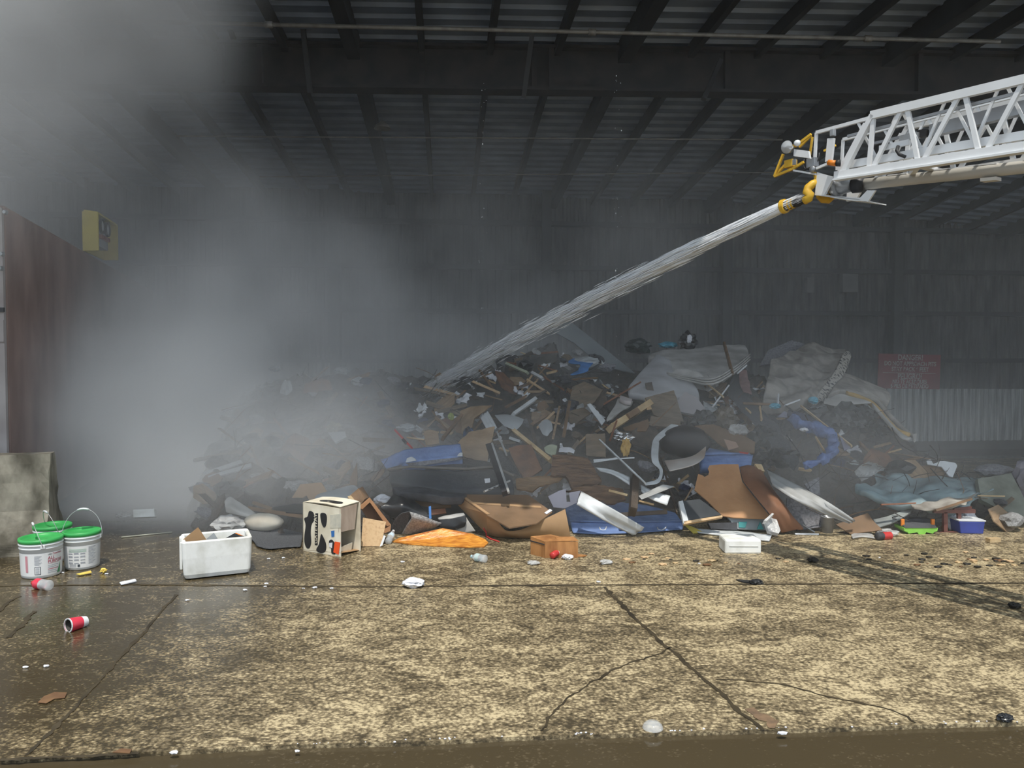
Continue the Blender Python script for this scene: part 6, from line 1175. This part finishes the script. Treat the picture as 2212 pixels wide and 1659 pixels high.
SPECS = [('timber_offcut', 'timber', 90, [WOODM, WOODD, WOODM, PLYD, WOODR], 'wood', 'splintered brown timber offcut jutting from the rubbish heap', 'splintered timber offcuts in the heap'),
         ('board_fragment', 'board', 58, [PLYD, CARDD, PLY, WOODD, RUST], 'board', 'broken brown board fragment lodged in the rubbish heap', 'broken board fragments in the heap'),
         ('paper_fragment', 'sheet', 80, [PAPER, WHITEP, LGREY], 'paper', 'scrap of white paper or film caught in the rubbish heap', 'white scraps caught in the heap'),
         ('dark_bundle', 'blob', 52, [DARKC, BLACK, FELT, DARKC, NAVY], 'bag', 'dark crumpled bag wedged among the rubbish', 'dark crumpled bags in the heap'),
         ('grey_bundle', 'blob', 28, [GREYC, FELTG, PLYD], 'bundle', 'dull grey bundle of cloth among the rubbish', 'dull cloth bundles in the heap'),
         ('pale_splinter', 'timber', 54, [WOODL, PLY, OSB], 'wood', 'pale fresh splinter of wood lying on the heap', 'pale wood splinters on the heap'),
         ('metal_scrap', 'sheet', 14, [SIDG, SIDING], 'metal', 'bent grey sheet metal scrap on the heap', 'bent metal scraps on the heap'),
         ('dark_twig', 'twig', 110, [DSTEEL, WOODD, DIRT, WOODM], 'twig', 'thin dark twig or wire tangled in the heap', 'dark twigs and wires tangled in the heap')]
for name, kind, count, mats, cat, lab, grp in SPECS:
    V = variants(kind); protos = []
    for me, mm in zip(V, (mats * 5)[:5]):
        me.materials.append(mm)
    for i in range(count):
        for _ in range(200):
            px, py = R.uniform(420, 2190), R.uniform(760, 1150)
            if not depth_ok(px, py, name == 'dark_twig' and px > 1690): continue
            if name in ('pale_splinter', 'metal_scrap', 'paper_fragment') and not (880 < px < 1950): continue
            if name == 'dark_twig' and R.random() < .6 and not px > 1680: continue
            break
        o = bpy.data.objects.new(name, V[i % 5]) if i < 5 else protos[i % 5].copy()
        if i < 5: protos.append(o)
        C.objects.link(o); p = sp(px, py, R.uniform(-.02, .22)); sc_ = R.uniform(.55, 1.0) * {'pale_splinter': 0.6, 'paper_fragment': 0.6, 'board_fragment': 0.85}.get(name, 1.0)
        o.location = (p.x, p.y, max(p.z, .1)); o.scale = (sc_, sc_, sc_)
        o.rotation_euler = (R.uniform(.3, 1.2), R.uniform(-.9, .9), R.uniform(-.8, .8)) if kind != 'blob' else (R.uniform(-.4, .4), R.uniform(-.4, .4), R.uniform(0, 6))
        tag(o, lab, cat, grp)
SMK = dict(base=0.016, floor=0.18, n0=0.40, n1=0.64, step=1.5, drift=((-4.7, 5.4, 4.4, 2.6, 1.9, 2.9), 0.85), puffs=[
    ((-6.8, 8.4, 7.2, 4.6, 3.6, 5.4), 4.4),
    ((-4.8, 10.6, 1.6, 4.3, 3.4, 3.7), 1.6),
    ((-3.7, 8.4, 0.7, 3.0, 2.3, 2.3), 0.85),
    ((-1.8, 8.1, 0.3, 3.3, 2.2, 1.5), 0.75),
    ((2.4, 8.0, 0.5, 4.8, 2.4, 1.5), 0.18),
    ((-0.8, 11.5, 1.2, 3.0, 3.0, 2.0), 0.36),
    ((-3.0, 16.5, 4.0, 13.0, 4.0, 4.6), 0.24),
])

# ------------------------------------------------------------------ smoke: one volume under the roof, thick by the steel wall, thin towards the sign
sm = bpy.data.materials.new('smoke'); sm.use_nodes = True; nt = sm.node_tree; nt.nodes.clear(); L = nt.links.new
out = nd(nt, 'ShaderNodeOutputMaterial'); vs = nd(nt, 'ShaderNodeVolumeScatter'); vs.inputs['Color'].default_value = (0.948, 0.966, 0.977, 1); vs.inputs['Anisotropy'].default_value = -0.25
L(vs.outputs[0], out.inputs['Volume'])
tc = nd(nt, 'ShaderNodeTexCoord'); geo = nd(nt, 'ShaderNodeNewGeometry')
def mth(op, a, b=0.0, clamp=False):
    n = nd(nt, 'ShaderNodeMath', operation=op); n.use_clamp = clamp
    for i, x in enumerate((a, b)):
        if isinstance(x, (int, float)): n.inputs[i].default_value = x
        else: L(x, n.inputs[i])
    return n.outputs[0]
sep = nd(nt, 'ShaderNodeSeparateXYZ'); L(geo.outputs['Position'], sep.inputs[0]); X_, Y_, Z_ = sep.outputs
def nz(s, d, st=(1, 1, 1), loc=(0, 0, 0)):
    mp = nd(nt, 'ShaderNodeMapping'); mp.inputs['Scale'].default_value = st; mp.inputs['Location'].default_value = loc; L(geo.outputs['Position'], mp.inputs[0])
    n = nd(nt, 'ShaderNodeTexNoise'); n.inputs['Scale'].default_value = s; n.inputs['Detail'].default_value = d; L(mp.outputs[0], n.inputs['Vector']); return n.outputs[0]
def sstep(v, a, b):
    n = nd(nt, 'ShaderNodeMapRange', interpolation_type='SMOOTHSTEP'); n.clamp = True; L(v, n.inputs[0]); n.inputs[1].default_value = a; n.inputs[2].default_value = b; return n.outputs[0]
n1 = nz(0.42, 3)
cl = sstep(n1, SMK['n0'], SMK['n1'])
def gauss(cx, cy_, cz, rx, ry, rz):
    q = None
    for v, c, r in ((X_, cx, rx), (Y_, cy_, ry), (Z_, cz, rz)):
        d = mth('DIVIDE', mth('SUBTRACT', v, c), r); d = mth('MULTIPLY', d, d); q = d if q is None else mth('ADD', q, d)
    return sstep(mth('SQRT', q), 1.0, 0.0)
tot = None
for g, amt in SMK['puffs']:
    t2 = mth('MULTIPLY', gauss(*g), amt); tot = t2 if tot is None else mth('ADD', tot, t2)
dens = mth('ADD', mth('MULTIPLY', SMK['base'], sstep(Z_, 6.4, 3.0)), mth('MULTIPLY', tot, mth('ADD', SMK['floor'], mth('MULTIPLY', cl, 1.0))))
fade = mth('MULTIPLY', sstep(Y_, 5.4, 7.4), sstep(Z_, 7.4, 6.2))
drift = mth('MULTIPLY', gauss(*SMK['drift'][0]), mth('MULTIPLY', mth('ADD', 0.3, cl), SMK['drift'][1]))
L(mth('ADD', mth('MULTIPLY', dens, fade), drift), vs.inputs['Density'])
try: sm.cycles.volume_step_rate = SMK['step']
except Exception: pass
m = MB().box((0, 12.4, 3.2), (1, 0, 0), (0, 1, 0), (0, 0, 1), 34, 17.6, 6.8)
so = ob('smoke', m, sm); so['kind'] = 'stuff'; tag(so, 'grey smoke drifting under the roof, thickest beside the steel wall', 'smoke')
for o in bpy.data.objects:
    if '_o' in o: del o['_o']
